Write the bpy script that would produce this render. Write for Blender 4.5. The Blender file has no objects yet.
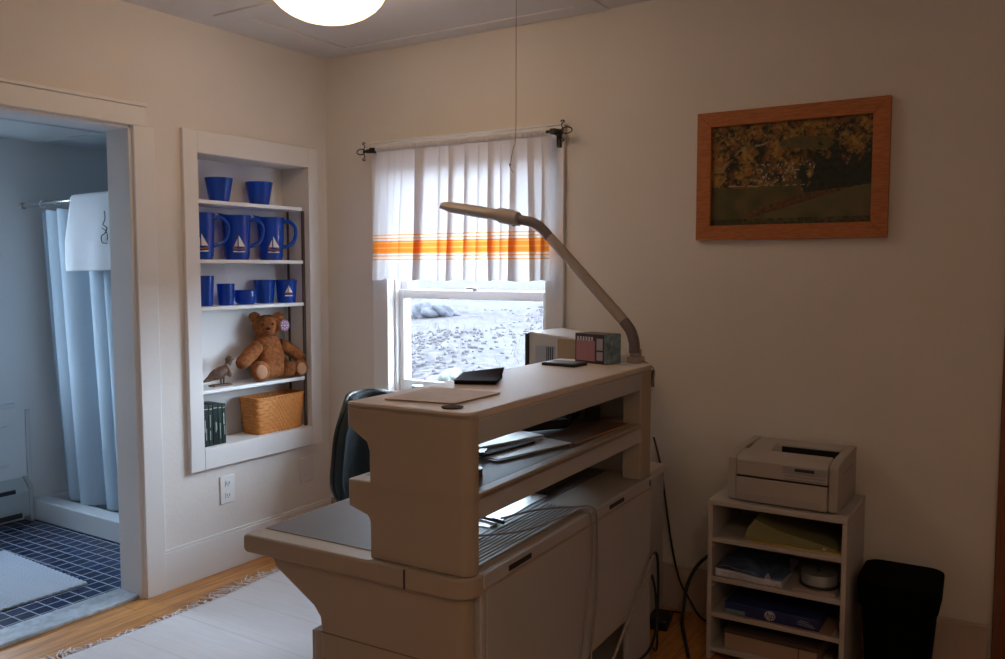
import bpy, bmesh, math, random
from mathutils import Vector, Matrix
random.seed(7)
C = bpy.context.scene
PI = math.pi
R = math.radians

# ------------------------------------------------------------------ camera, world, exposure
cam_d = bpy.data.cameras.new('camera'); cam = bpy.data.objects.new('camera', cam_d); C.collection.objects.link(cam)
cam.location = (3.1085, -3.2204, 1.37)
cam.rotation_euler = (R(90 - 4.154), 0, R(32.45))
cam_d.sensor_width = 36; cam_d.lens = 854.63 / 1005 * 36
cam_d.clip_start = 0.05; cam_d.clip_end = 400
C.camera = cam

SKY = 25.0
w = bpy.data.worlds.new('overcast_sky'); C.world = w; w.use_nodes = True
bg = w.node_tree.nodes['Background']; bg.inputs[0].default_value = (0.66, 0.81, 1.0, 1); bg.inputs[1].default_value = SKY

def portal(name, loc, rot, sx, sy):
    l = bpy.data.lights.new(name, 'AREA'); l.shape = 'RECTANGLE'; l.size = sx; l.size_y = sy
    l.cycles.is_portal = True
    o = bpy.data.objects.new(name, l); o.location = loc; o.rotation_euler = rot; C.collection.objects.link(o)
portal('window_daylight', (0.845, 0.16, 1.33), (R(-90), 0, 0), 1.0, 1.2)
portal('bathroom_daylight', (-1.71, -1.185, 1.35), (0, R(-90), 0), 1.2, 0.47)
#portal('side_window_daylight', (4.52, -3.8, 1.35), (0, R(90), 0), 0.7, 0.6)

vs = C.view_settings
vs.view_transform = 'Standard'; vs.look = 'None'; vs.gamma = 1; vs.use_curve_mapping = False
vs.exposure = 0.0

# ------------------------------------------------------------------ materials
MATS = {}
def mat(name, col, rough=.5, metal=0, bump=0, bscale=200, var=0, vscale=8, spec=.5, coat=0, emis=None, estr=0, trans=0, ior=1.45, stretch=None):
    if name in MATS: return MATS[name]
    m = bpy.data.materials.new(name); m.use_nodes = True; nt = m.node_tree; b = nt.nodes['Principled BSDF']
    b.inputs['Base Color'].default_value = (*col, 1); b.inputs['Roughness'].default_value = rough
    b.inputs['Metallic'].default_value = metal; b.inputs['Specular IOR Level'].default_value = spec
    b.inputs['Coat Weight'].default_value = coat; b.inputs['IOR'].default_value = ior
    b.inputs['Transmission Weight'].default_value = trans
    if emis: b.inputs['Emission Color'].default_value = (*emis, 1); b.inputs['Emission Strength'].default_value = estr
    tc = nt.nodes.new('ShaderNodeTexCoord'); co = tc.outputs['Object']
    if stretch:
        mp = nt.nodes.new('ShaderNodeMapping'); mp.inputs['Scale'].default_value = stretch
        nt.links.new(co, mp.inputs[0]); co = mp.outputs[0]
    if var:
        n = nt.nodes.new('ShaderNodeTexNoise'); n.inputs['Scale'].default_value = vscale; n.inputs['Detail'].default_value = 6
        nt.links.new(co, n.inputs['Vector'])
        r = nt.nodes.new('ShaderNodeValToRGB'); e = r.color_ramp.elements
        e[0].position = .3; e[1].position = .7
        e[0].color = (*[c * (1 - var) for c in col], 1); e[1].color = (*[min(1, c * (1 + var)) for c in col], 1)
        nt.links.new(n.outputs[0], r.inputs[0]); nt.links.new(r.outputs[0], b.inputs['Base Color'])
    if bump:
        n = nt.nodes.new('ShaderNodeTexNoise'); n.inputs['Scale'].default_value = bscale; n.inputs['Detail'].default_value = 4
        nt.links.new(co, n.inputs['Vector'])
        u = nt.nodes.new('ShaderNodeBump'); u.inputs['Strength'].default_value = bump; u.inputs['Distance'].default_value = .003
        nt.links.new(n.outputs[0], u.inputs['Height']); nt.links.new(u.outputs[0], b.inputs['Normal'])
    MATS[name] = m
    return m

def mathn(nt, op, a, b=None, c=None):
    n = nt.nodes.new('ShaderNodeMath'); n.operation = op
    for i, v in enumerate((a, b, c)):
        if v is None: continue
        if isinstance(v, (int, float)): n.inputs[i].default_value = v
        else: nt.links.new(v, n.inputs[i])
    return n.outputs[0]

wallm = mat('wall_paint', (.75, .70, .66), .75, bump=.25, bscale=60, var=.03, vscale=2.5)
wallback = mat('wall_paint_back', (.72, .67, .62), .75, bump=.25, bscale=60, var=.03, vscale=2.5)
ceilm = mat('ceiling_paint', (.72, .69, .68), .8, bump=.2, bscale=40)
trimm = mat('trim_paint', (.78, .755, .74), .45, bump=.1, bscale=30)
bathwall = mat('bath_wall_paint', (.70, .74, .76), .55)
bathtrim = mat('bath_trim_paint', (.62, .66, .69), .4)
whitep = mat('white_enamel', (.82, .82, .82), .35)
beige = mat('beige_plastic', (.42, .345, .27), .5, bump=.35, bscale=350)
beige_cool_lit = mat('beige_cool_lit_panel', (.48, .475, .49), .5, bump=.2, bscale=300)  # greyer copy of the desk beige, cooler light on this side tinted in
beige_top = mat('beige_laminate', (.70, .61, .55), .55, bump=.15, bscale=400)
lam = mat('grey_laminate', (.16, .145, .14), .55, bump=.15, bscale=350, var=.1, vscale=300)
grille = mat('grille_metal', (.34, .34, .36), .6)
blackp = mat('black_plastic', (.012, .012, .014), .35)
darkp = mat('dark_plastic', (.03, .03, .035), .4)
dark_glossy = mat('dark_cover', (.014, .010, .013), .8, spec=.1)
iron = mat('black_iron', (.012, .01, .01), .5)
chrome = mat('chrome', (.6, .6, .62), .15, metal=1)
paper = mat('white_paper', (.84, .86, .90), .45)
manila = mat('manila_card', (.62, .47, .34), .75, var=.05, vscale=20)
orangef = mat('orange_card', (.50, .20, .07), .7)
cable_grey = mat('grey_cable', (.30, .27, .25), .5)
cable_black = mat('black_cable', (.015, .017, .014), .5)
printer_m = mat('printer_plastic', (.44, .39, .36), .5, bump=.1, bscale=300)
printer_d = mat('printer_grey', (.30, .30, .30), .5)
standm = mat('white_melamine', (.50, .455, .42), .45)
binm = mat('bin_black', (.003, .0035, .004), .85, spec=.08)
lampm = mat('lamp_plastic', (.44, .37, .33), .45)
lampj = mat('lamp_joint', (.19, .155, .16), .5, bump=.5, bscale=200)
chairm = mat('teal_fabric', (.028, .045, .052), .8, bump=.5, bscale=500)
chairs = mat('chair_shell', (.02, .025, .028), .35)
bearm = mat('bear_plush', (.26, .085, .022), .9, bump=1.0, bscale=120, var=.45, vscale=60)
bearpad = mat('bear_pad', (.50, .26, .15), .9, bump=.4, bscale=200)
wickerm = mat('wicker', (.66, .25, .055), .5, var=.15, vscale=90)
birdm = mat('bird_wood', (.11, .055, .035), .6, var=.5, vscale=60)
birdp = mat('bird_pale', (.26, .16, .11), .6)
sailm = mat('sail_decal', (.75, .74, .70), .5)
boatm = mat('boat_decal', (.20, .07, .03), .5)
emb = mat('embroidery', (.05, .05, .06), .7)
oak = mat('oak_frame', (.42, .14, .04), .5, var=.25, vscale=10, stretch=(3, 30, 30), bump=.1, bscale=80)
redwood = mat('stained_door_wood', (.20, .075, .04), .45, var=.25, vscale=6, stretch=(20, 20, 2))
marble = mat('marble', (.42, .48, .55), .3, var=.25, vscale=30)
heaterm = mat('heater_enamel', (.42, .48, .50), .35)
ringm = mat('ring_plastic', (.55, .6, .65), .3)
whiteb = mat('monitor_white', (.74, .72, .68), .45)
ventm = mat('monitor_vents', (.52, .57, .66), .3)
tagm = mat('tag_purple', (.42, .28, .45), .5)
tagw = mat('tag_white', (.8, .75, .85), .5)
stringm = mat('string', (.25, .2, .17), .8)

def schlick(nt, f0=.04):
    lw = nt.nodes.new('ShaderNodeLayerWeight'); lw.inputs[0].default_value = .5
    return mathn(nt, 'MULTIPLY_ADD', mathn(nt, 'POWER', lw.outputs['Facing'], 5), 1 - f0, f0)
def glass_blue():
    m = bpy.data.materials.new('cobalt_glass'); m.use_nodes = True; nt = m.node_tree; nt.nodes.remove(nt.nodes['Principled BSDF'])
    out = nt.nodes['Material Output']
    d = nt.nodes.new('ShaderNodeBsdfDiffuse'); d.inputs[0].default_value = (.012, .11, .62, 1)
    t = nt.nodes.new('ShaderNodeBsdfTransparent'); t.inputs[0].default_value = (.12, .42, .95, 1)
    a = nt.nodes.new('ShaderNodeMixShader'); a.inputs[0].default_value = .55
    g = nt.nodes.new('ShaderNodeBsdfGlossy'); g.inputs['Roughness'].default_value = .06
    f = schlick(nt, .05)
    b = nt.nodes.new('ShaderNodeMixShader')
    L = nt.links.new
    L(d.outputs[0], a.inputs[1]); L(t.outputs[0], a.inputs[2]); L(f, b.inputs[0]); L(a.outputs[0], b.inputs[1]); L(g.outputs[0], b.inputs[2]); L(b.outputs[0], out.inputs[0])
    return m
blue = glass_blue()

def pane_glass():
    m = bpy.data.materials.new('window_glass'); m.use_nodes = True; nt = m.node_tree; nt.nodes.remove(nt.nodes['Principled BSDF'])
    t = nt.nodes.new('ShaderNodeBsdfTransparent'); t.inputs[0].default_value = (.96, .98, .98, 1)
    g = nt.nodes.new('ShaderNodeBsdfGlossy'); g.inputs['Roughness'].default_value = .02
    f = schlick(nt)
    b = nt.nodes.new('ShaderNodeMixShader'); L = nt.links.new
    L(f, b.inputs[0]); L(t.outputs[0], b.inputs[1]); L(g.outputs[0], b.inputs[2]); L(b.outputs[0], nt.nodes['Material Output'].inputs[0])
    return m
paneg = pane_glass()

def cloth_mat(name, col, transl, transp, stripes=False, wv=900):
    m = bpy.data.materials.new(name); m.use_nodes = True; nt = m.node_tree; nt.nodes.remove(nt.nodes['Principled BSDF']); L = nt.links.new
    d = nt.nodes.new('ShaderNodeBsdfDiffuse'); t = nt.nodes.new('ShaderNodeBsdfTranslucent'); x = nt.nodes.new('ShaderNodeBsdfTransparent')
    d.inputs[0].default_value = t.inputs[0].default_value = (*col, 1)
    if stripes:
        tc = nt.nodes.new('ShaderNodeTexCoord'); s = nt.nodes.new('ShaderNodeSeparateXYZ'); L(tc.outputs['Object'], s.inputs[0])
        v = mathn(nt, 'MULTIPLY_ADD', s.outputs[2], 1 / .15, -1.39 / .15)
        r = nt.nodes.new('ShaderNodeValToRGB'); cr = r.color_ramp; cr.interpolation = 'CONSTANT'
        W = (*col, 1); O = (.95, .30, .04, 1); O2 = (.93, .45, .14, 1)
        st = [(0, W), (.095, O2), (.135, W), (.205, O2), (.25, W), (.29, O2), (.33, O), (.46, O2), (.5, O), (.62, O2), (.66, O), (.70, W), (.76, O2), (.80, W), (.86, O2), (.90, W)]
        cr.elements[0].position = 0; cr.elements[0].color = st[0][1]
        cr.elements[1].position = st[-1][0]; cr.elements[1].color = st[-1][1]
        for p_, c_ in st[1:-1]:
            e = cr.elements.new(p_); e.color = c_
        L(v, r.inputs[0]); L(r.outputs[0], d.inputs[0]); L(r.outputs[0], t.inputs[0])
    a = nt.nodes.new('ShaderNodeMixShader'); a.inputs[0].default_value = transl
    b = nt.nodes.new('ShaderNodeMixShader'); b.inputs[0].default_value = transp
    L(d.outputs[0], a.inputs[1]); L(t.outputs[0], a.inputs[2]); L(a.outputs[0], b.inputs[1]); L(x.outputs[0], b.inputs[2]); L(b.outputs[0], nt.nodes['Material Output'].inputs[0])
    return m
curtm = cloth_mat('striped_voile', (.80, .77, .78), .30, .0, True)
showerm = cloth_mat('shower_vinyl', (.56, .68, .79), .3, .0)
towelm = cloth_mat('linen_towel', (.74, .77, .82), .15, .0)

def floor_mat():
    m = bpy.data.materials.new('pine_planks'); m.use_nodes = True; nt = m.node_tree; b = nt.nodes['Principled BSDF']; L = nt.links.new
    tc = nt.nodes.new('ShaderNodeTexCoord'); mp = nt.nodes.new('ShaderNodeMapping'); mp.inputs['Rotation'].default_value = (0, 0, PI / 2)
    L(tc.outputs['Object'], mp.inputs[0])
    br = nt.nodes.new('ShaderNodeTexBrick'); br.inputs['Scale'].default_value = 1; br.inputs['Brick Width'].default_value = 1.9
    br.inputs['Row Height'].default_value = .082; br.inputs['Mortar Size'].default_value = .0012; br.offset = .37
    br.inputs['Color1'].default_value = (.60, .29, .09, 1); br.inputs['Color2'].default_value = (.50, .22, .06, 1); br.inputs['Mortar'].default_value = (.10, .04, .015, 1)
    L(mp.outputs[0], br.inputs[0])
    m2 = nt.nodes.new('ShaderNodeMapping'); m2.inputs['Scale'].default_value = (14, 1.6, 5); L(tc.outputs['Object'], m2.inputs[0])
    n = nt.nodes.new('ShaderNodeTexNoise'); n.inputs['Scale'].default_value = 3; n.inputs['Detail'].default_value = 7; n.inputs['Distortion'].default_value = .7; L(m2.outputs[0], n.inputs[0])
    rr = nt.nodes.new('ShaderNodeValToRGB'); rr.color_ramp.elements[0].position = .3; rr.color_ramp.elements[1].position = .75
    rr.color_ramp.elements[0].color = (.62, .55, .5, 1); rr.color_ramp.elements[1].color = (1.25, 1.2, 1.1, 1); L(n.outputs[0], rr.inputs[0])
    mx = nt.nodes.new('ShaderNodeMixRGB'); mx.blend_type = 'MULTIPLY'; mx.inputs[0].default_value = 1; L(br.outputs[0], mx.inputs[1]); L(rr.outputs[0], mx.inputs[2])
    L(mx.outputs[0], b.inputs['Base Color']); b.inputs['Roughness'].default_value = .38
    return m
def tile_mat():
    m = bpy.data.materials.new('blue_mosaic'); m.use_nodes = True; nt = m.node_tree; b = nt.nodes['Principled BSDF']; L = nt.links.new
    tc = nt.nodes.new('ShaderNodeTexCoord')
    br = nt.nodes.new('ShaderNodeTexBrick'); br.inputs['Scale'].default_value = 1; br.inputs['Brick Width'].default_value = .068
    br.inputs['Row Height'].default_value = .068; br.inputs['Mortar Size'].default_value = .0032; br.offset = 0; br.inputs['Mortar Smooth'].default_value = .1
    br.inputs['Color1'].default_value = (.008, .028, .105, 1); br.inputs['Color2'].default_value = (.004, .013, .05, 1); br.inputs['Mortar'].default_value = (.33, .38, .45, 1)
    L(tc.outputs['Object'], br.inputs[0]); L(br.outputs[0], b.inputs['Base Color'])
    r = mathn(nt, 'MULTIPLY_ADD', br.outputs['Fac'], .5, .22); L(r, b.inputs['Roughness'])
    return m
floorm = floor_mat(); tilem = tile_mat()

def rug_mat(name, c1, c2, sx, sy):
    m = bpy.data.materials.new(name); m.use_nodes = True; nt = m.node_tree; b = nt.nodes['Principled BSDF']; L = nt.links.new
    tc = nt.nodes.new('ShaderNodeTexCoord')
    wv = nt.nodes.new('ShaderNodeTexWave'); wv.bands_direction = 'Y'; wv.inputs['Scale'].default_value = sy; wv.inputs['Distortion'].default_value = .3; L(tc.outputs['Object'], wv.inputs[0])
    n = nt.nodes.new('ShaderNodeTexNoise'); n.inputs['Scale'].default_value = 9; n.inputs['Detail'].default_value = 8
    mp = nt.nodes.new('ShaderNodeMapping'); mp.inputs['Scale'].default_value = (.6, 8, 1); L(tc.outputs['Object'], mp.inputs[0]); L(mp.outputs[0], n.inputs[0])
    mx = nt.nodes.new('ShaderNodeMixRGB'); mx.inputs[1].default_value = (*c1, 1); mx.inputs[2].default_value = (*c2, 1)
    s = nt.nodes.new('ShaderNodeSeparateXYZ'); L(tc.outputs['Object'], s.inputs[0])
    # narrow darker woven lines across the rug every so often
    fr = mathn(nt, 'FRACT', mathn(nt, 'MULTIPLY', s.outputs[1], 1 / sx)); ln = mathn(nt, 'LESS_THAN', fr, .035)
    f = mathn(nt, 'MULTIPLY_ADD', ln, .22, mathn(nt, 'MULTIPLY', n.outputs[0], .5)); L(f, mx.inputs[0]); L(mx.outputs[0], b.inputs['Base Color'])
    b.inputs['Roughness'].default_value = .95
    u = nt.nodes.new('ShaderNodeBump'); u.inputs['Strength'].default_value = .5; u.inputs['Distance'].default_value = .002; L(wv.outputs[1], u.inputs['Height']); L(u.outputs[0], b.inputs['Normal'])
    return m
rugm = rug_mat('woven_cotton_rug', (.74, .72, .74), (.46, .44, .44), .23, 60)
matm = rug_mat('bath_mat_cotton', (.55, .62, .72), (.36, .43, .55), .03, 30)

# ------------------------------------------------------------------ geometry helpers
class MB:
    def __init__(s): s.bm = bmesh.new(); s.T = Matrix.Identity(4)
    def _v(s, co): return s.bm.verts.new(s.T @ Vector(co))
    def box(s, x0, x1, y0, y1, z0, z1):
        v = [s._v((x, y, z)) for x in (x0, x1) for y in (y0, y1) for z in (z0, z1)]
        for f in ((0, 1, 3, 2), (4, 6, 7, 5), (0, 4, 5, 1), (2, 3, 7, 6), (0, 2, 6, 4), (1, 5, 7, 3)): s.bm.faces.new([v[i] for i in f])
        return s
    def obox(s, c, size, rot=(0, 0, 0)):
        T = s.T; s.T = T @ Matrix.Translation(c) @ (Matrix.Rotation(rot[2], 4, 'Z') @ Matrix.Rotation(rot[1], 4, 'Y') @ Matrix.Rotation(rot[0], 4, 'X'))
        a, b, c_ = [q / 2 for q in size]; s.box(-a, a, -b, b, -c_, c_); s.T = T; return s
    def prism(s, pts, axis, a, b):
        def co(p, t):
            return {'x': (t, p[0], p[1]), 'y': (p[0], t, p[1]), 'z': (p[0], p[1], t)}[axis]
        A = [s._v(co(p, a)) for p in pts]; B = [s._v(co(p, b)) for p in pts]; n = len(pts)
        s.bm.faces.new(A); s.bm.faces.new(B[::-1])
        for i in range(n): s.bm.faces.new((A[i], B[i], B[(i + 1) % n], A[(i + 1) % n]))
        return s
    def tube(s, pts, r, seg=8, caps=True):
        pts = [Vector(p) for p in pts]; n = len(pts); rs = r if isinstance(r, (list, tuple)) else [r] * n
        up = None; rings = []
        for i, p in enumerate(pts):
            t = (pts[min(i + 1, n - 1)] - pts[max(i - 1, 0)]).normalized()
            if up is None:
                up = t.orthogonal().normalized()
            up = (up - t * up.dot(t)); up = up.normalized() if up.length > 1e-6 else t.orthogonal().normalized()
            w_ = t.cross(up)
            rings.append([s._v(p + (up * math.cos(2 * PI * k / seg) + w_ * math.sin(2 * PI * k / seg)) * rs[i]) for k in range(seg)])
        for a, b in zip(rings, rings[1:]):
            for k in range(seg): s.bm.faces.new((a[k], a[(k + 1) % seg], b[(k + 1) % seg], b[k]))
        if caps: s.bm.faces.new(rings[0][::-1]); s.bm.faces.new(rings[-1])
        return s
    def lathe(s, prof, c=(0, 0, 0), seg=28, close=False, sx=1, sy=1, a0=0):
        rings = []
        for r, z in prof:
            rings.append([s._v((c[0] + r * sx * math.cos(a0 + 2 * PI * k / seg), c[1] + r * sy * math.sin(a0 + 2 * PI * k / seg), c[2] + z)) for k in range(seg)] if r > 1e-6 else [s._v((c[0], c[1], c[2] + z))])
        for a, b in zip(rings, rings[1:]):
            for k in range(seg):
                q = [a[k % len(a)], a[(k + 1) % len(a)], b[(k + 1) % len(b)], b[k % len(b)]]
                u = []
                for x in q:
                    if x not in u: u.append(x)
                if len(u) > 2: s.bm.faces.new(u)
        if close:
            for rg in (rings[0], rings[-1]):
                if len(rg) > 1:
                    try: s.bm.faces.new(rg)
                    except ValueError: pass
        return s
    def ell(s, c, r, rot=(0, 0, 0), seg=20, rings=12):
        T = s.T; s.T = T @ Matrix.Translation(c) @ (Matrix.Rotation(rot[2], 4, 'Z') @ Matrix.Rotation(rot[1], 4, 'Y') @ Matrix.Rotation(rot[0], 4, 'X')) @ Matrix.Diagonal((*r, 1))
        s.lathe([(math.sin(PI * i / rings), -math.cos(PI * i / rings)) for i in range(rings + 1)], seg=seg); s.T = T; return s
    def grid(s, fn, nu, nv):
        g = [[s._v(fn(i / nu, j / nv)) for j in range(nv + 1)] for i in range(nu + 1)]
        for i in range(nu):
            for j in range(nv): s.bm.faces.new((g[i][j], g[i + 1][j], g[i + 1][j + 1], g[i][j + 1]))
        return s
    def rbox(s, x0, x1, y0, y1, z0, z1, r, n=5, x0b=None, x1b=None, y0b=None, y1b=None):
        # plan rounded rectangle, optional different bottom
        def ring(a0, a1, b0, b1, z, r):
            o = []
            for cx, cy, st in ((a1 - r, b1 - r, 0), (a0 + r, b1 - r, 1), (a0 + r, b0 + r, 2), (a1 - r, b0 + r, 3)):
                for k in range(n + 1):
                    t = PI / 2 * (st + k / n); o.append(s._v((cx + r * math.cos(t), cy + r * math.sin(t), z)))
            return o
        B = ring(x0 if x0b is None else x0b, x1 if x1b is None else x1b, y0 if y0b is None else y0b, y1 if y1b is None else y1b, z0, r)
        T_ = ring(x0, x1, y0, y1, z1, r); m = len(B)
        s.bm.faces.new(B[::-1]); s.bm.faces.new(T_)
        for k in range(m): s.bm.faces.new((B[k], B[(k + 1) % m], T_[(k + 1) % m], T_[k]))
        return s
    def build(s, name, m, parent=None, smooth=False, bevel=0, solid=0, subsurf=0, bseg=2):
        if solid == 0: bmesh.ops.recalc_face_normals(s.bm, faces=s.bm.faces[:])
        me = bpy.data.meshes.new(name); s.bm.to_mesh(me); s.bm.free()
        me.materials.append(m)
        o = bpy.data.objects.new(name, me); C.collection.objects.link(o)
        if parent: o.parent = parent
        if smooth:
            for p_ in me.polygons: p_.use_smooth = True
            if smooth != 'all': me.set_sharp_from_angle(angle=R(40))
        if solid:
            q = o.modifiers.new('solid', 'SOLIDIFY'); q.thickness = solid; q.offset = 0
        if bevel:
            q = o.modifiers.new('bevel', 'BEVEL'); q.width = bevel; q.segments = bseg; q.limit_method = 'ANGLE'
            for p_ in me.polygons: p_.use_smooth = True
            me.set_sharp_from_angle(angle=R(35)); q.harden_normals = False
        if subsurf:
            q = o.modifiers.new('sub', 'SUBSURF'); q.levels = q.render_levels = subsurf
        return o

def tag(o, label, cat, group=None, kind=None):
    o['label'] = label; o['category'] = cat
    if group: o['group'] = group
    if kind: o['kind'] = kind
    return o
def struct(o): o['kind'] = 'structure'; return o
def thing(name, label, cat, loc=(0, 0, 0), rz=0, group=None):
    o = bpy.data.objects.new(name, None); C.collection.objects.link(o); o.empty_display_size = .05
    o.location = loc; o.rotation_euler = (0, 0, rz); return tag(o, label, cat, group)
def copy_tree(o, loc, label):
    r = o.copy(); C.collection.objects.link(r); r.location = loc; r['label'] = label
    for ch in list(o.children):
        c = ch.copy(); C.collection.objects.link(c); c.parent = r
        for g in ch.children:
            d = g.copy(); C.collection.objects.link(d); d.parent = c
    return r
def catmull(pts, n=8):
    P = [Vector(p) for p in pts]; P = [P[0] * 2 - P[1]] + P + [P[-1] * 2 - P[-2]]; out = []
    for i in range(1, len(P) - 2):
        for k in range(n):
            t = k / n; a, b, c, d = P[i - 1:i + 3]
            out.append(.5 * ((2 * b) + (-a + c) * t + (2 * a - 5 * b + 4 * c - d) * t * t + (-a + 3 * b - 3 * c + d) * t ** 3))
    out.append(P[-2]); return out

# ------------------------------------------------------------------ room shell
H = 2.415; TH = .14
XR, YF = 4.4, -4.6
def wall_holes(name, m, axis, t0, t1, a0, a1, z0, z1, holes):
    # slab of wall between t0..t1 along its normal, spanning a0..a1 and z0..z1, with rectangular holes (a,b,c,d)
    us = sorted({a0, a1, *[h[0] for h in holes], *[h[1] for h in holes]}); zs = sorted({z0, z1, *[h[2] for h in holes], *[h[3] for h in holes]})
    b = MB(); V = {}
    def solid_(i, j):
        if i < 0 or j < 0 or i >= len(us) - 1 or j >= len(zs) - 1: return False
        cu, cz = (us[i] + us[i + 1]) / 2, (zs[j] + zs[j + 1]) / 2
        return not any(h[0] < cu < h[1] and h[2] < cz < h[3] for h in holes)
    def vv(i, j, t):
        k = (i, j, t)
        if k not in V: V[k] = b._v((t, us[i], zs[j]) if axis == 'x' else (us[i], t, zs[j]))
        return V[k]
    for i in range(len(us) - 1):
        for j in range(len(zs) - 1):
            if not solid_(i, j): continue
            for t in (t0, t1): b.bm.faces.new((vv(i, j, t), vv(i + 1, j, t), vv(i + 1, j + 1, t), vv(i, j + 1, t)))
            for di, dj, e in ((-1, 0, ((i, j), (i, j + 1))), (1, 0, ((i + 1, j), (i + 1, j + 1))), (0, -1, ((i, j), (i + 1, j))), (0, 1, ((i, j + 1), (i + 1, j + 1)))):
                if not solid_(i + di, j + dj):
                    b.bm.faces.new((vv(*e[0], t0), vv(*e[1], t0), vv(*e[1], t1), vv(*e[0], t1)))
    return struct(b.build(name, m))

DY0, DY1, DZ = -1.98, -1.100, 1.935        # doorway to the bathroom
NY0, NY1, NZ0, NZ1 = -.797, -.145, .575, 1.86   # niche
WX0, WX1, WZ0, WZ1 = .40, 1.29, .76, 1.89  # window opening
wall_holes('wall_left', wallm, 'x', -TH, 0, YF, 0, 0, H, [(DY0, DY1, -.01, DZ), (NY0 - .012, NY1 + .012, NZ0 - .012, NZ1 + .012)])
wall_holes('wall_back', wallback, 'y', 0, .16, -TH, XR + .1, 0, H, [(WX0, WX1, WZ0, WZ1)])
wall_holes('wall_right', wallm, 'x', XR, XR + .1, YF, 0, 0, H, [])
wall_holes('wall_front', wallm, 'y', YF - .1, YF, -TH, XR + .1, 0, H, [])
struct(MB().box(-TH / 2, XR + .1, YF - .1, 0, -.1, 0).build('floor', floorm))
struct(MB().box(-TH, XR + .1, YF - .1, .16, H, H + .1).build('ceiling', ceilm))
# bathroom shell
struct(MB().box(-1.7, -TH / 2, -2.4, .0, -.1, 0).build('floor_bathroom', tilem))
struct(MB().box(-1.7, -TH, -2.4, .16, 2.05, 2.15).build('ceiling_bathroom', bathtrim))
wall_holes('wall_bathroom_left', bathwall, 'x', -1.7, -1.55, -2.4, 0, 0, 2.05, [(-1.42, -.95, .75, 1.95)])
wall_holes('wall_bathroom_back', bathwall, 'y', 0, .16, -1.7, -TH, 0, 2.05, [])
wall_holes('wall_bathroom_front', bathwall, 'y', -2.5, -2.4, -1.7, -TH, 0, 2.05, [])

# trims: door casing, jamb, threshold
def cas(name, parts, m=trimm, bev=.003):
    b = MB()
    for p_ in parts: b.box(*p_)
    return struct(b.build(name, m, bevel=bev))
cas('trim_1', [(0, .022, DY1, -1.008, 0, 1.935), (0, .022, DY0 - .11, DY0, 0, 1.935), (0, .022, DY0 - .11, -1.040, 1.935, 2.012), (0, .030, DY0 - .13, -1.04, 2.012, 2.026)])
cas('trim_2', [(-TH - .002, .004, DY1 - .012, DY1 + .001, 0, DZ), (-TH - .002, .004, DY0 - .001, DY0 + .012, 0, DZ), (-TH - .002, .004, DY0, DY1, DZ - .012, DZ + .001)], trimm, .001)
struct(MB().box(-.155, -.015, DY0 + .012, DY1 - .012, 0, .017).build('trim_threshold', marble, bevel=.004))
# baseboards
cas('baseboard_left', [(0, .018, -1.008, -.0, 0, .165), (0, .012, -1.008, 0, .165, .176), (0, .018, YF, DY0 - .11, 0, .17)], trimm, .002)
cas('baseboard_back', [(.018, 2.99, -.018, 0, 0, .165), (.012, 2.99, -.012, 0, .165, .176)], mat('baseboard_shade_tint', (.52, .40, .33), .5), .002)  # back trim tinted tan: shade and warm bounce put into its colour
# ceiling hatch frame
def ring_frame(x0, x1, y0, y1, wd, z0, z1):
    return [(x0, x1, y1 - wd, y1, z0, z1), (x0, x1, y0, y0 + wd, z0, z1), (x0, x0 + wd, y0 + wd, y1 - wd, z0, z1), (x1 - wd, x1, y0 + wd, y1 - wd, z0, z1)]
cas('trim_ceiling_hatch', ring_frame(.145, 1.575, -.80, -.006, .105, H - .007, H), ceilm, .002)
# right hand door with stained casing
cas('trim_3', [(3.0, 3.10, -.025, 0, 0, 2.06), (3.0, 4.1, -.025, 0, 2.06, 2.16), (4.0, 4.1, -.025, 0, 0, 2.06)], redwood)
d1 = MB().box(3.10, 4.0, -.012, 0, .01, 2.06); d1.box(3.2, 3.5, -.018, -.012, .2, .95); d1.box(3.6, 3.9, -.018, -.012, .2, .95); d1.box(3.2, 3.5, -.018, -.012, 1.1, 1.95); d1.box(3.6, 3.9, -.018, -.012, 1.1, 1.95)
struct(d1.build('door_1', redwood, bevel=.004))

# ------------------------------------------------------------------ window
win = bpy.data.objects.new('window_1', None); C.collection.objects.link(win); win['kind'] = 'structure'
b = MB()
b.box(.318, WX0 + .012, -.02, 0, .74, 1.965); b.box(WX1, 1.378, -.02, 0, .74, 1.965); b.box(WX0, WX1, -.02, 0, WZ1, 1.965)
b.box(.31, 1.386, -.028, 0, 1.965, 1.975)
b.build('window_casing', trimm, win, bevel=.003)
b = MB(); b.box(.29, 1.41, -.06, .02, .735, .76); b.box(.318, 1.378, -.018, 0, .66, .735)
b.build('window_sill', trimm, win, bevel=.004)
b = MB()   # jamb lining and stops
b.box(WX0 - .001, WX0 + .012, 0, .16, WZ0, WZ1); b.box(WX1 - .012, WX1 + .001, 0, .16, WZ0, WZ1); b.box(WX0, WX1, 0, .16, WZ1 - .012, WZ1 + .001); b.box(WX0, WX1, 0, .18, WZ0 - .01, WZ0 + .005)
b.box(WX0 + .012, WX0 + .026, .03, .05, WZ0, WZ1); b.box(WX1 - .026, WX1 - .012, .03, .05, WZ0, WZ1)
b.build('window_frame', trimm, win, bevel=.001)
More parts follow.
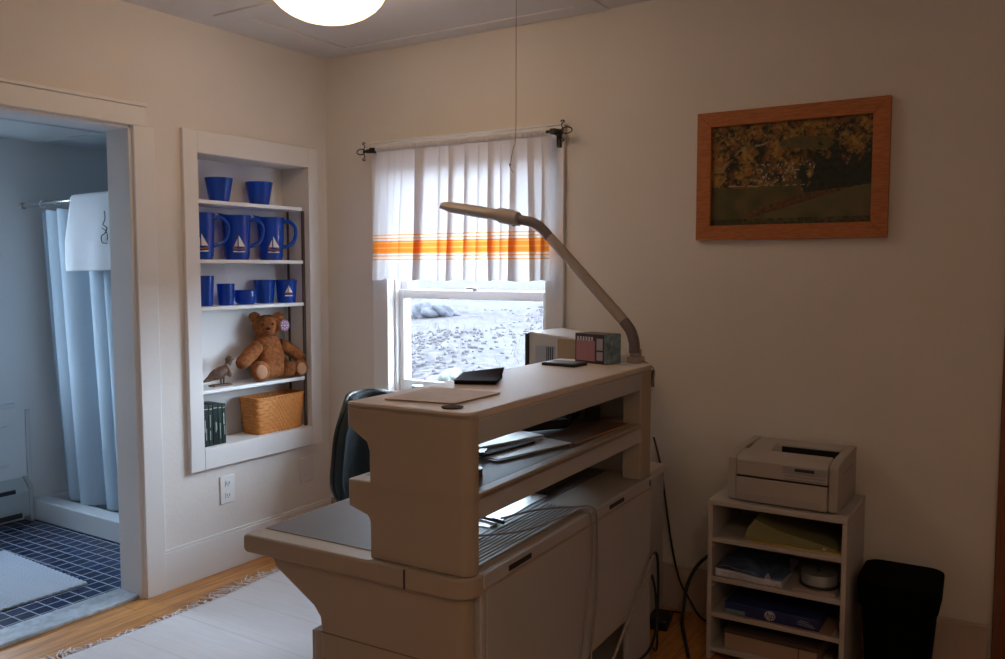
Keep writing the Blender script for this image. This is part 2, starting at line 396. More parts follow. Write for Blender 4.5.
def sash(z0, z1, y0, y1, bot, top):
    b = MB(); x0, x1 = WX0 + .014, WX1 - .014; s_ = .038
    b.box(x0, x0 + s_, y0, y1, z0, z1); b.box(x1 - s_, x1, y0, y1, z0, z1); b.box(x0 + s_, x1 - s_, y0, y1, z0, z0 + bot); b.box(x0 + s_, x1 - s_, y0, y1, z1 - top, z1)
    s2 = b.build('sash', whitep, win, bevel=.003)
    MB().box(x0 + s_, x1 - s_, (y0 + y1) / 2 - .002, (y0 + y1) / 2 + .002, z0 + bot, z1 - top).build('pane', paneg, s2)
sash(.765, 1.262, .052, .082, .055, .042)
sash(1.222, 1.885, .088, .118, .042, .045)
b = MB(); b.lathe([(0, 0), (.014, 0), (.014, .008), (.008, .012), (0, .012)], (.87, .067, 1.262)); b.obox((.855, .067, 1.272), (.06, .012, .006), (0, 0, .35)); b.build('sash_lock', mat('lock_brass', (.25, .2, .15), .4, metal=.6), win)

# windows out of view: daylight only comes through real openings
for nm, loc, rz, w2, z0, z1 in (('window_2', (-1.625, -1.185, 0), PI / 2, .235, .75, 1.95),):
    e = bpy.data.objects.new(nm, None); C.collection.objects.link(e); e['kind'] = 'structure'; e.location = loc; e.rotation_euler = (0, 0, rz)
    b = MB()
    for q in ((-w2, -w2 + .05, z0, z1), (w2 - .05, w2, z0, z1), (-w2, w2, z0, z0 + .05), (-w2, w2, z1 - .05, z1), (-w2, w2, (z0 + z1) / 2 - .02, (z0 + z1) / 2 + .02)): b.box(q[0], q[1], -.02, .02, q[2], q[3])
    b.build('window_frame', whitep, e)
    MB().box(-w2 + .05, w2 - .05, -.003, .003, z0 + .05, z1 - .05).build('pane', paneg, e)

# ------------------------------------------------------------------ outside
def gz(x, y):
    return -.72 + .16 * math.sin(x * .31 + 1) * math.sin(y * .27) + .10 * math.sin(x * .9 + y * .7) * min(1, y / 8) + max(0, y - 24) ** 1.25 * .022
g = MB(); g.grid(lambda u, v: ((u - .62) * 110, .3 + (v ** 1.6) * 95, gz((u - .62) * 110, .3 + (v ** 1.6) * 95)), 120, 90)
def field_mat():
    m = bpy.data.materials.new('dead_grass_field'); m.use_nodes = True; nt = m.node_tree; b = nt.nodes['Principled BSDF']; L = nt.links.new
    tc = nt.nodes.new('ShaderNodeTexCoord')
    n1 = nt.nodes.new('ShaderNodeTexNoise'); n1.inputs['Scale'].default_value = 4.5; n1.inputs['Detail'].default_value = 10; n1.inputs['Roughness'].default_value = .75
    n2 = nt.nodes.new('ShaderNodeTexNoise'); n2.inputs['Scale'].default_value = .22; n2.inputs['Detail'].default_value = 4
    for n in (n1, n2): L(tc.outputs['Object'], n.inputs[0])
    r1 = nt.nodes.new('ShaderNodeValToRGB'); e = r1.color_ramp.elements; e[0].position = .47; e[0].color = (.010, .0085, .0115, 1); e[1].position = .53; e[1].color = (.054, .043, .042, 1)
    L(n1.outputs[0], r1.inputs[0])
    r2 = nt.nodes.new('ShaderNodeValToRGB'); e = r2.color_ramp.elements; e[0].position = .40; e[0].color = (0, 0, 0, 1); e[1].position = .60; e[1].color = (1, 1, 1, 1); L(n2.outputs[0], r2.inputs[0])
    mx = nt.nodes.new('ShaderNodeMixRGB'); mx.inputs[2].default_value = (.046, .042, .040, 1); L(mathn(nt, 'MULTIPLY', r2.outputs[0], .45), mx.inputs[0]); L(r1.outputs[0], mx.inputs[1])
    L(mx.outputs[0], b.inputs['Base Color']); b.inputs['Roughness'].default_value = 1; b.inputs['Specular IOR Level'].default_value = .1
    return m
g_ = struct(g.build('ground', field_mat(), smooth='all'))
struct(MB().box(-60, 60, -60, .16, -.75, -.72).build('ground_near_house', mat('yard_soil', (.07, .065, .06), 1)))
# unseen eave added outside over the wall to shade the upper curtain
struct(MB().box(-3, 6, .16, .65, 2.12, 2.22).build('shading_eave', mat('shading_eave_wood', (.30, .29, .28), .8)))
# dry stalks (uncountable) standing in the field
b = MB(); rnd = random.Random(3)
for k in range(350):
    d = 8 + rnd.random() ** 1.3 * 26; a = rnd.uniform(-.72, -.33); x = 3.1 + math.sin(a) * d * 1.0; y = -3.2 + math.cos(a) * d
    if y < 3: continue
    hgt = rnd.uniform(.08, .30) * (2.2 if rnd.random() < .08 else 1); z = gz(x, y) - .02; tx, ty = rnd.uniform(-.12, .12), rnd.uniform(-.12, .12); ww = .002 + d * .00018
    p0 = Vector((x, y, z)); p1 = p0 + Vector((tx, ty, hgt))
    b.tube([p0, p1], [ww, ww * .4], 3)
for k in range(4200):
    d = 8 + rnd.random() ** 1.1 * 30; a = rnd.uniform(-.74, -.33); x = 3.1 + math.sin(a) * d; y = -3.2 + math.cos(a) * d
    if y < 3 or math.sin(x * .55 + 1.3) + math.sin(y * .42 + x * .3) + rnd.uniform(-.9, .9) < .1: continue
    q = rnd.uniform(.010, .030) * (1 + d * .045); b.ell((x, y, gz(x, y)), (q * rnd.uniform(.8, 1.8), q, q * rnd.uniform(.8, 1.6)), (0, 0, rnd.random() * 3), 5, 3)
tag(b.build('dry_grass', mat('dry_stalks', (.034, .028, .030), 1)), 'dry stalks of dead grass standing across the field outside the window', 'grass', kind='stuff')
def rock_pile(name, cx, cy, s, n, m, seed, label, cat):
    rr = random.Random(seed); b = MB()
    for k in range(n):
        a = rr.uniform(0, 2 * PI); d = rr.random() * s; r = s * rr.uniform(.2, .42) * (1 - .4 * d / s)
        x, y = cx + math.cos(a) * d, cy + math.sin(a) * d * .6
        b.ell((x, y, gz(x, y) + r * .12 + (s - d) * .14), (r, r * rr.uniform(.7, 1), r * rr.uniform(.28, .5)), (rr.random(), rr.random(), rr.random()), 9, 6)
    o = b.build(name, m, smooth='all'); t = bpy.data.textures.new(name, 'CLOUDS'); t.noise_scale = .18
    q = o.modifiers.new('d', 'DISPLACE'); q.texture = t; q.strength = .12; q.texture_coords = 'GLOBAL'
    return tag(o, label, cat)
rock_pile('pale_brush', -5.9, 9.3, .55, 16, mat('pale_brush', (.062, .060, .050), 1, var=.5, vscale=8), 5, 'pale clump of bleached brush low in the field outside', 'brush')
rock_pile('dark_bush', -17.9, 24.2, 1.5, 18, mat('dark_bush', (.030, .029, .034), 1, var=.6, vscale=4), 9, 'low dark bush mound at far edge of the field', 'bush')

# ------------------------------------------------------------------ curtain and rod
PLEATS = [(.43, .010), (.475, .014), (.515, .009), (.562, .010), (.660, .062), (.775, .012), (.838, .034), (.922, .024), (.985, .008), (1.048, .032), (1.100, .012), (1.165, .034), (1.245, .026), (1.305, .010)]
def cloth_path():
    # plan outline of the gathered cloth: runs on, doubles back and runs on again at each pleat
    P = [(.398, 0.0)]
    for c, w_ in PLEATS:
        P += [(c - w_ * .5, .004), (c + w_ * .45, .010), (c + w_ * .5, .002), (c - w_ * .45, -.004), (c - w_ * .5, -.012), (c + w_ * .6, -.010)]
    P.append((1.338, 0.0)); out = []
    for (x0, y0), (x1, y1) in zip(P, P[1:]):
        n = max(2, int(math.hypot(x1 - x0, y1 - y0) / .004))
        for k in range(n): out.append((x0 + (x1 - x0) * k / n, y0 + (y1 - y0) * k / n))
    out.append(P[-1])
    for _ in range(2): out = [out[0]] + [tuple((out[i - 1][j] + 2 * out[i][j] + out[i + 1][j]) / 4 for j in (0, 1)) for i in range(1, len(out) - 1)] + [out[-1]]
    return out
CP = cloth_path()
b = MB()
def cf(u, v):
    x, y_ = CP[round(u * (len(CP) - 1))]; z = 1.945 - v * (1.945 - 1.312)
    x = x + (-.033 * (1 - (x - .4) / .94) + .010 * (x - .4) / .94) * v + .006 * math.sin(v * 3 + x * 40) * v
    return (x, -.072 + y_ * (.35 + .9 * v) + .007 * math.sin(x * 31 + v * .8) * (.3 + v), z + .004 * math.sin(x * 30) * v + .0015 * math.sin(x * 200) * (1 - v))
b.grid(cf, len(CP) - 1, 44)
tag(b.build('window_curtain', curtm, smooth='all'), 'sheer white cafe curtain with orange woven stripes across the window', 'curtain')
b = MB(); b.grid(lambda u, v: (.40 + .93 * u, -.072 + .016 * math.cos(2 * PI * v) + .003 * math.sin(u * 300), 1.928 + .012 * math.sin(2 * PI * v)), 240, 10)
b.build('rod_pocket', curtm, bpy.data.objects['window_curtain'], smooth='all')
rod = thing('curtain_rod', 'black iron curtain rod with looped wire finials above the window', 'curtain rod', (0, 0, 0))
MB().tube([(.335, -.072, 1.928), (1.385, -.072, 1.934)], .006, 12).build('pole', iron, rod, smooth=True)
def finial(x, sg, z):
    b = MB(); b.tube([(x - sg * .045, -.072, z), (x - sg * .01, -.072, z), (x, -.072, z)], [.012, .009, .005], 10)
    b.ell((x, -.072, z), (.007, .007, .007), seg=10, rings=6)
    b.tube([(x + sg * (.026 - .026 * math.cos(t)), -.072, z + .013 * math.sin(t)) for t in [2 * PI * k / 24 for k in range(25)]], .0028, 6)
    for s in (1, -1):
        pts = [(x + sg * (.0 + .030 * (1 - t) * .4), -.072, z + s * t * .03) for t in (0, .4, .8)]
        for k in range(15):
            t = k / 14 * 1.5 * PI; rr = .012 - .007 * k / 14
            pts.append((x + sg * (.006 + rr * math.sin(t + .2)) , -.072, z + s * (.030 + .004 + rr * (1 - math.cos(t)) * .55)))
        b.tube(pts, .0025, 6)
    return b.build('finial', iron, rod, smooth=True)
finial(.326, -1, 1.924); finial(1.392, 1, 1.933)
for x, z in ((.372, 1.928), (1.358, 1.934)):
    b = MB(); b.box(x - .012, x + .012, -.084, -.02, z - .012, z + .010); b.box(x - .010, x + .010, -.030, -.02, z - .062, z + .008)
    b.build('bracket', iron, rod, bevel=.002)
tag(MB().tube(catmull([(1.499, -.6, H), (1.499, -.6, 2.1), (1.498, -.6, 1.84), (1.487, -.6, 1.79), (1.474, -.6, 1.735)], 5), .0013, 5).tube(catmull([(1.474, -.6, 1.74), (1.473, -.6, 1.73), (1.482, -.6, 1.715), (1.488, -.6, 1.707)], 4), .0013, 5).ell((1.474, -.6, 1.736), (.004, .004, .005), seg=8, rings=6).build('pull_string', stringm), 'thin pull string hanging from ceiling in front of the window', 'string')
tag(MB().lathe([(0, 0), (.026, 0), (.026, .004), (.024, .006), (.024, .04), (.026, .042), (.026, .05), (0, .052)], (.60, -.03, .76)).build('canister', mat('canister_grey', (.35, .38, .40), .35, metal=.5), smooth=True), 'small grey canister standing on the window sill', 'canister')

# ------------------------------------------------------------------ ceiling lamp
lamp = thing('ceiling_light', 'white glass ceiling dome light with warm glow, cut by the picture top', 'ceiling light', (.985, -1.0, H))
lamp['label'] = 'lit white glass dome light on the ceiling near the hatch trim'
MB().lathe([(0, 0), (.105, 0), (.115, -.012), (.112, -.055), (.10, -.062), (0, -.062)]).build('canopy', mat('lamp_canopy', (.7, .66, .6), .35), lamp, smooth=True)
def lamp_mat(k=1.0):
    m = bpy.data.materials.new('lit_opal_glass'); m.use_nodes = True; nt = m.node_tree; b = nt.nodes['Principled BSDF']; L = nt.links.new
    b.inputs['Base Color'].default_value = (.9, .85, .75, 1); b.inputs['Roughness'].default_value = .2
    lw = nt.nodes.new('ShaderNodeLayerWeight'); lw.inputs[0].default_value = .35
    r = nt.nodes.new('ShaderNodeValToRGB'); e = r.color_ramp.elements; e[0].color = (1, .72, .45, 1); e[0].position = .3; e[1].color = (.55, .26, .07, 1); e[1].position = 1
    L(lw.outputs['Facing'], r.inputs[0]); L(r.outputs[0], b.inputs['Emission Color']); b.inputs['Emission Strength'].default_value = LAMP * k
    return m
LAMP = 8.0
prof = [(.118, -.045)] + [(.205 * math.cos(t), -.075 - .128 * math.sin(t)) for t in [R(a) for a in (-12, 0, 12, 24, 36, 48, 60, 72, 82)]] + [(0, -.203)]
MB().lathe(prof, seg=32).build('dome', lamp_mat(), lamp, smooth=True)
fill_lamp = copy_tree(lamp, (3.5, -3.15, H), 'added unseen dome light for warm fill behind the viewpoint')  # extra dome added out of view as warm fill for the room
for c_ in fill_lamp.children:
    if c_.name.startswith('dome'): c_.data = c_.data.copy(); c_.data.materials[0] = lamp_mat(1.7)

# ------------------------------------------------------------------ outlet, switch plate, picture
o = thing('power_outlet', 'white duplex power outlet low on the left wall under the niche', 'outlet', (0, -.667, .365))
o['label'] = 'white duplex power outlet on wall below the display niche'
MB().box(0, .006, -.040, .040, -.064, .064).build('cover_plate', whitep, o, bevel=.003)
for s in (-1, 1):
    r_ = MB().rbox(-.016, .016, -.014, .014, 0, .003, .008); r_.T = Matrix.Identity(4)
    me = r_.build('receptacle', whitep, o); me.rotation_euler = (0, R(90), 0); me.location = (.006, 0, s * .028)
    MB().box(.0085, .0095, -.008, -.005, s * .028 - .004, s * .028 + .008).box(.0085, .0095, .005, .008, s * .028 - .004, s * .028 + .008).box(.0085, .0095, -.002, .002, s * .028 - .011, s * .028 - .007).build('slots', darkp, o)
o = thing('cover_plate', 'blank wall-coloured cover plate between outlet and room corner', 'wall plate', (0, -.172, .358))
MB().box(0, .007, -.045, .045, -.062, .062).build('plate', mat('plate_pinkish', (.66, .60, .60), .5), o, bevel=.003)
for sz in (.04, -.04): MB().ell((.007, 0, sz), (.0015, .003, .003), seg=8, rings=6).build('screw', whitep, o)

pic = thing('framed_picture', 'oak framed autumn landscape photograph hanging on the back wall', 'picture', (2.30, 0, 1.7135))
W_, H_, F = .68, .48, .055
b = MB()
for pts in ([(-W_ / 2, H_ / 2), (W_ / 2, H_ / 2), (W_ / 2 - F, H_ / 2 - F), (-W_ / 2 + F, H_ / 2 - F)], [(-W_ / 2, -H_ / 2), (-W_ / 2 + F, -H_ / 2 + F), (W_ / 2 - F, -H_ / 2 + F), (W_ / 2, -H_ / 2)],
            [(-W_ / 2, -H_ / 2), (-W_ / 2, H_ / 2), (-W_ / 2 + F, H_ / 2 - F), (-W_ / 2 + F, -H_ / 2 + F)], [(W_ / 2, -H_ / 2), (W_ / 2 - F, -H_ / 2 + F), (W_ / 2 - F, H_ / 2 - F), (W_ / 2, H_ / 2)]):
    b.prism(pts, 'y', -.028, -.002)
b.build('frame', oak, pic, bevel=.002)
def landscape():
    from mathutils import noise
    nx, nz = 230, 150; b = MB(); w2, h2 = W_ / 2 - F + .004, H_ / 2 - F + .004
    b.grid(lambda u, v: (-w2 + 2 * w2 * u, -.012, -h2 + 2 * h2 * v), nx, nz)
    me_o = b.build('photograph', bpy.data.materials.new('landscape_print'), pic); me = me_o.data
    ca = me.color_attributes.new('print', 'FLOAT_COLOR', 'POINT')
    def N(u, v, s, k=0): return noise.noise(Vector((u * s * 1.5, v * s, k)))
    def mixc(a, b_, t): t = max(0, min(1, t)); return [a[i] * (1 - t) + b_[i] * t for i in range(3)]
    for i, vt in enumerate(me.vertices):
        u = (vt.co.x + w2) / (2 * w2); v = 1 - (vt.co.z + h2) / (2 * h2)   # v from top
        n = N(u, v, 26) * .6 + N(u, v, 60, 3) * .5; n2 = N(u, v, 7, 5)
        forest = mixc((.010, .013, .007), (.44, .24, .05), .34 + n * 1.35 + n2 * .9)
        forest = mixc(forest, (.30, .11, .03), max(0, N(u, v, 12, 9)) * 1.3)
        c = forest
        # oval field at the upper right
        e = ((u - .63) / .19) ** 2 + ((v - .235 - .02 * math.sin(u * 9)) / .06) ** 2
        if e < 1: c = mixc((.15, .11, .045), (.09, .085, .03), N(u, v, 18, 2) + .5)
        elif e < 1.18 and N(u, v, 20, 4) > -.1: c = (.24, .15, .05)
        # winding pale road upper left
        for (a, bb, k) in ((.05, .42, 0),):
            ry = .46 - 1.05 * (u - .02) ** .75 * .62 + .03 * math.sin(u * 22)
            if u < .42 and abs(v - ry) < .009 + .014 * N(u, v, 14) and N(u, v, 9, 6) > -.25: c = (.30, .24, .16)
        # village roofs in the middle
        if .28 < u < .66 and .40 < v < .60:
            k = N(u, v, 45, 12)
            if k > .33 or (N(u, v, 22, 14) > .38 and n > 0): c = (.45, .40, .33)
            elif k < -.28: c = (.10, .09, .06)
        # dark conifers on the right
        t = .95 - abs(u - .86) * 1.0
        if .57 + .05 * N(u, v, 12, 21) < u and v > .36 + .30 * N(u, 0, 9, 31) + .16 * N(u, v, 22, 8) + .25 * max(0, .72 - u) and v < .70 + .06 * N(u, v, 14, 17): c = mixc((.006, .012, .010), (.03, .045, .02), .4 + n)
        # lower fields
        lim = .60 + .03 * math.sin(u * 8)
        if v > lim and not (.58 < u and v < .70 - (u - .58) * .15):
            c = mixc((.075, .07, .022), (.14, .10, .03), .45 + n2 + n * .35)
            if u > .35 and v > .62 + (1 - u) * .28: c = mixc((.16, .12, .05), (.09, .09, .035), .4 + n2 + n * .3)
            if abs(v - (.62 + (.9 - u) * .42)) < .035 and u > .25: c = mixc((.03, .03, .015), (.22, .08, .03), .5 + n * 1.2)
        if abs(v - .60 - .035 * u - .012 * N(u, 0, 8, 3)) < .006 and u < .6 and N(u, v, 24, 7) > .02: c = (.40, .36, .28)
        if v > .93: c = mixc(c, (.02, .022, .01), .5 + n)
        ca.data[i].color = (*[max(0, q) * .85 for q in c], 1)
    m = me.materials[0]; m.use_nodes = True; nt = m.node_tree; a = nt.nodes.new('ShaderNodeVertexColor'); a.layer_name = 'print'
    nt.links.new(a.outputs[0], nt.nodes['Principled BSDF'].inputs['Base Color']); nt.nodes['Principled BSDF'].inputs['Roughness'].default_value = .35
landscape()

# ------------------------------------------------------------------ built-in niche
ND = .165
ns = thing('display_niche', 'white built-in wall niche with frame and four shelves', 'shelves', (0, 0, 0))
b = MB()   # lining
b.box(-ND - .006, -ND, NY0 - .012, NY1 + .012, NZ0 - .012, NZ1 + .012); b.box(-ND, .001, NY0 - .012, NY0, NZ0, NZ1); b.box(-ND, .001, NY1, NY1 + .012, NZ0, NZ1)
b.box(-ND, .001, NY0 - .012, NY1 + .012, NZ0 - .012, NZ0); b.box(-ND, .001, NY0 - .012, NY1 + .012, NZ1, NZ1 + .012)
b.build('lining', trimm, ns)
b = MB(); b.box(0, .022, -.870, NY0, .48, 1.958); b.box(0, .022, NY1, -.076, .48, 1.958); b.box(0, .022, NY0, NY1, NZ1, 1.958); b.box(0, .022, NY0, NY1, .48, NZ0)
b.build('face_frame', trimm, ns, bevel=.003)
for z in (1.665, 1.405, 1.197, .828):
    MB().box(-ND, -.004, NY0 + .001, NY1 - .022, z - .017, z).build('shelf', whitep, ns, bevel=.002)
b = MB(); b.box(-.022, -.012, NY1 - .014, NY1 - .001, NZ0, 1.648); b.box(-.13, -.12, NY1 - .008, NY1 - .001, NZ0, 1.648); b.build('shelf_strip', mat('strip_brown', (.10, .07, .06), .5), ns)

def on(z): return z + .0005
def tumbler(y, z, rt, rb, h, label, x=-.075, group='cobalt blue glasses in the niche'):
    o = MB().lathe([(0, .006), (rb - .003, .006), (rt - .003, h), (rt, h), (rt, h - .002), (rb + (rt - rb) * .1, h * .08), (rb, 0), (0, 0)], seg=28).build('glass_tumbler', blue, smooth=True)
    o.location = (x, y, on(z)); return tag(o, label, 'glass', group)
tumbler(-.610, 1.665, .062, .043, .108, 'flared blue tumbler on top niche shelf, nearer the doorway')
tumbler(-.375, 1.665, .064, .044, .108, 'flared blue tumbler on top niche shelf, nearer the window corner')
tumbler(-.705, 1.197, .044, .036, .135, 'tall blue tumbler at doorway end of the third shelf')
tumbler(-.585, 1.197, .040, .033, .098, 'narrow short blue tumbler beside the tall one on third shelf')
tumbler(-.320, 1.197, .052, .042, .112, 'wide blue tumbler in back of the overlapping pair, third shelf', x=-.112)
sail_t = tumbler(-.232, 1.197, .052, .043, .112, 'wide blue tumbler with small white sail at the corner end', x=-.055)
o = MB().lathe([(0, .006), (.034, .006), (.047, .02), (.050, .045), (.046, .058), (.048, .066), (.051, .066), (.049, .056), (.053, .045), (.049, .015), (.036, 0), (0, 0)]).build('glass_bowl', blue, smooth=True)
o.location = (-.07, -.475, on(1.197)); tag(o, 'small round blue glass bowl in the middle of third shelf', 'bowl', 'cobalt blue glasses in the niche')

def sailboat(parent, r, z0, s, rot):
    # decal wrapped on the glass: boat and two sails; rot = direction the decal faces
    def wrap(pts, off=.0032):
        b = MB(); vs_ = [b._v(((r + off) * math.cos(rot + q[0] / r), (r + off) * math.sin(rot + q[0] / r), z0 + q[1])) for q in pts]; b.bm.faces.new(vs_); return b
    k = s
    for pts in ([(-.002 * k, .012 * k), (-.002 * k, .052 * k), (.020 * k, .012 * k)], [(-.006 * k, .012 * k), (-.006 * k, .040 * k), (-.018 * k, .012 * k)]):
        wrap(pts).build('sail', sailm, parent)
    wrap([(-.022 * k, .009 * k), (.024 * k, .009 * k), (.016 * k, 0), (-.016 * k, 0)]).build('hull', boatm, parent)
    wrap([(-.022 * k, -.004 * k), (.022 * k, -.004 * k), (.018 * k, -.008 * k), (-.018 * k, -.008 * k)]).build('wave', sailm, parent)
FACE = math.atan2(-3.1, 3.1)
def pitcher(label):
    t = thing('glass_pitcher', label, 'pitcher', (-.078, 0, on(1.405)), 0, 'cobalt blue pitchers on the second shelf')
    b = MB(); b.lathe([(0, .006), (.050, .006), (.054, .02), (.058, .10), (.060, .18), (.064, .205), (.067, .205), (.063, .175), (.061, .10), (.057, .02), (.052, 0), (0, 0)], seg=36)
    for v in b.bm.verts:   # pouring lip pulled towards the doorway side
        if v.co.z > .17 and v.co.y < 0:
            a = abs(v.co.x) / .066; f = max(0, 1 - a * 1.8) * (v.co.z - .17) / .035
            v.co.y -= .020 * f; v.co.z += .010 * f
    b.build('jug', blue, t, smooth=True)
    MB().tube(catmull([(.0, .055, .180), (.0, .090, .190), (.0, .122, .165), (.0, .126, .12), (.0, .105, .080), (.0, .057, .06)], 6), .0085, 10).build('handle', blue, t, smooth=True)
    sailboat(t, .0605, .045, 1.3, R(-8))
    t.rotation_euler = (0, 0, R(-22))
    return t
p0 = pitcher('blue sailboat pitcher on second shelf, nearest the doorway'); p0.location.y = -.718
copy_tree(p0, (-.078, -.513, on(1.405)), 'blue sailboat pitcher in the middle of second shelf')
copy_tree(p0, (-.078, -.305, on(1.405)), 'blue sailboat pitcher on second shelf, nearest the window corner')
sailboat(sail_t, .0480, .040, .9, R(-30))

# teddy bear: continuous plush body by skin modifier
bear = thing('teddy_bear', 'brown plush teddy bear sitting on the fourth niche shelf', 'teddy bear', (-.075, -.325, .829), 0)
def skin(name, m, nodes, edges, parent, sub=2, root=0):
    me = bpy.data.meshes.new(name); me.from_pydata([n[0] for n in nodes], edges, []); o = bpy.data.objects.new(name, me); C.collection.objects.link(o); o.parent = parent
    me.materials.append(m); q = o.modifiers.new('skin', 'SKIN'); q.use_smooth_shade = True
    for i, n in enumerate(nodes):
        sv = me.skin_vertices[0].data[i]; r = n[1]; sv.radius = (r, r) if not isinstance(r, tuple) else r; sv.use_root = (i == root)
    q = o.modifiers.new('sub', 'SUBSURF'); q.levels = q.render_levels = sub
    t = bpy.data.textures.new('fur', 'CLOUDS'); t.noise_scale = .012
    q = o.modifiers.new('fur', 'DISPLACE'); q.texture = t; q.strength = .008; q.mid_level = .4
    return o
# local: +x towards room, y along wall (negative = doorway side)
nodes = [((0, 0, .055), .062), ((-.012, 0, .115), .062), ((-.02, 0, .165), .050), ((-.02, 0, .205), .038),
         ((-.015, 0, .245), .058), ((-.01, 0, .275), .050),
         ((0, -.055, .170), .036), ((.005, -.115, .125), .036), ((.015, -.165, .092), .033), ((.02, -.185, .080), .024),
         ((0, .055, .170), .036), ((.030, .095, .140), .034), ((.045, .135, .105), .032), ((.050, .160, .085), .024),
         ((.03, -.055, .045), .040), ((.055, -.085, .045), .042), ((.03, .055, .04), .040), ((.07, .11, .040), .040)]
edges = [(0, 1), (1, 2), (2, 3), (3, 4), (4, 5), (2, 6), (6, 7), (7, 8), (8, 9), (2, 10), (10, 11), (11, 12), (12, 13), (0, 14), (14, 15), (0, 16), (16, 17)]
skin('body', bearm, nodes, edges, bear)
def bell(name, c, r, m, rot=(0, 0, 0), fur=.004):
    o = MB().ell(c, r, rot, 24, 16).build(name, m, bear, smooth='all')
    if fur:
        t = bpy.data.textures.new('fur2', 'CLOUDS'); t.noise_scale = .01
        q = o.modifiers.new('fur', 'DISPLACE'); q.texture = t; q.strength = fur * 1.5; q.mid_level = .5
    return o
bell('head', (-.005, -.005, .256), (.056, .064, .056), bearm)
bell('ear', (-.012, -.058, .302), (.014, .026, .025), bearm); bell('ear', (-.012, .048, .300), (.014, .026, .025), bearm)
bell('muzzle', (.048, -.004, .240), (.028, .030, .024), bearm)
bell('nose', (.073, -.004, .250), (.008, .012, .008), blackp, fur=0)
bell('eye', (.045, -.026, .270), (.005, .006, .006), blackp, fur=0); bell('eye', (.045, .018, .270), (.005, .006, .006), blackp, fur=0)
bell('mouth', (.074, -.004, .232), (.003, .008, .002), blackp, fur=0)
bell('foot', (.052, -.096, .050), (.030, .043, .050), bearm, (0, R(-12), R(-25))); bell('foot', (.070, .122, .044), (.030, .040, .044), bearm, (0, R(-8), R(-20)))
bell('foot_pad', (.077, -.109, .050), (.008, .026, .034), bearpad, (0, R(-12), R(-25)), .001); bell('foot_pad', (.096, .111, .044), (.008, .024, .030), bearpad, (0, R(-8), R(-20)), .001)
t = MB(); t.ell((.045, .070, .262), (.003, .022, .028), seg=24, rings=8); t.build('ear_tag', tagm, bear, smooth=True)
t = MB()
for k in range(8): t.ell((.0485, .070 + .013 * math.cos(k * PI / 4), .262 + .017 * math.sin(k * PI / 4)), (.001, .0035, .0035), seg=8, rings=4)
t.ell((.0485, .070, .262), (.001, .004, .005), seg=8, rings=4); t.build('tag_dots', tagw, bear)
HT = Matrix.Translation((-.005, -.005, 0)) @ Matrix.Rotation(R(-36), 4, 'Z') @ Matrix.Translation((.005, .005, 0))
for c_ in bear.children:
    if c_.name.split('.')[0] in ('head', 'ear', 'muzzle', 'nose', 'eye', 'mouth', 'ear_tag', 'tag_dots'): c_.matrix_local = HT

# wooden bird figurine
bd = thing('bird_figurine', 'small carved brown bird figurine with tail on niche shelf', 'figurine', (-.07, -.645, .8285), 0)
b = MB()
b.tube(catmull([(0, -.088, .018), (0, -.05, .030), (0, -.015, .045), (0, .018, .055), (0, .042, .072), (0, .052, .092), (0, .056, .104)], 4), [.003 + 0 * k for k in range(3)] + [.006, .009, .011, .014, .018, .021, .023, .024, .024, .023, .021, .019, .016, .014, .012, .012, .012, .012, .013, .013, .011, .010, .007][:22], 12)
b.build('bird_body', birdm, bd, smooth='all')
MB().ell((0, .054, .102), (.014, .015, .014), seg=12, rings=8).build('bird_head', birdm, bd, smooth='all')
MB().tube([(0, .064, .102), (0, .080, .098)], [.005, .001], 8).build('beak', birdp, bd)
MB().ell((.008, .042, .060), (.018, .012, .030), (R(20), 0, 0), 12, 8).build('breast', birdp, bd, smooth='all')
MB().tube([(0, .012, .036), (.004, .012, .006)], .003, 6).tube([(0, .028, .036), (-.004, .030, .006)], .003, 6).box(-.018, .018, -.03, .055, 0, .007).build('base', birdm, bd)

bd.scale = (1.2, 1.2, 1.15)
bear.scale = (1.03, 1.08, 1.0); bear.location.y = -.335
# books (dark green spines) and basket
bk_specs = [(.016, .168, (.012, .03, .022), 'thin dark green book at the doorway end of the row'), (.026, .172, (.02, .022, .024), 'thick black spined book second in the row'),
            (.022, .170, (.015, .035, .025), 'green book with pale spine line in middle of the row'), (.028, .172, (.012, .016, .018), 'widest black book in the row on the bottom shelf'),
            (.022, .170, (.01, .035, .025), 'green book next to last before the basket'), (.020, .168, (.012, .026, .022), 'dark green book ending the row, nearest the basket')]
y = -.795
for k, (wd, h, col, lb) in enumerate(bk_specs):
    t = thing('book', lb, 'book', (-.006, y + wd / 2, NZ0 + .0005), 0, 'dark books on the bottom niche shelf')
    h += .014
    MB().box(-.12, 0, -wd / 2 + .0004, wd / 2 - .0004, 0, h).build('cover', mat('book_cover_%d' % k, col, .35), t, bevel=.0015)
    pale = mat('spine_pale', (.36, .40, .38), .5)
    rr = random.Random(k)
    for j in range(rr.choice((2, 3, 3))):
        z0 = rr.uniform(.02, .1); l = rr.uniform(.03, .06); yy = rr.uniform(-wd * .25, wd * .25)
        MB().box(0, .0006, yy - .0018, yy + .0018, z0, min(h - .01, z0 + l)).build('spine_title', pale, t)
    MB().box(0, .0006, -wd * .35, wd * .35, h - .02, h - .016).build('spine_band', pale, t)
    y += wd + .0005
bs = thing('wicker_basket', 'woven honey coloured splint basket on the bottom niche shelf', 'basket', (-.078, -.315, NZ0 + .0005), 0)
def bfn(z, t):  # rounded rectangle outline, flares with height
    h = .175; f = z / h; hx = .060 + .008 * f; hy = .142 + .016 * f
    a = t * 2 * PI; c, s = math.cos(a), math.sin(a); n = 9
    r = (abs(c / hx) ** n + abs(s / hy) ** n) ** (-1 / n)
    return r * c, r * s, z
b = MB(); NT, NZ = 168, 44
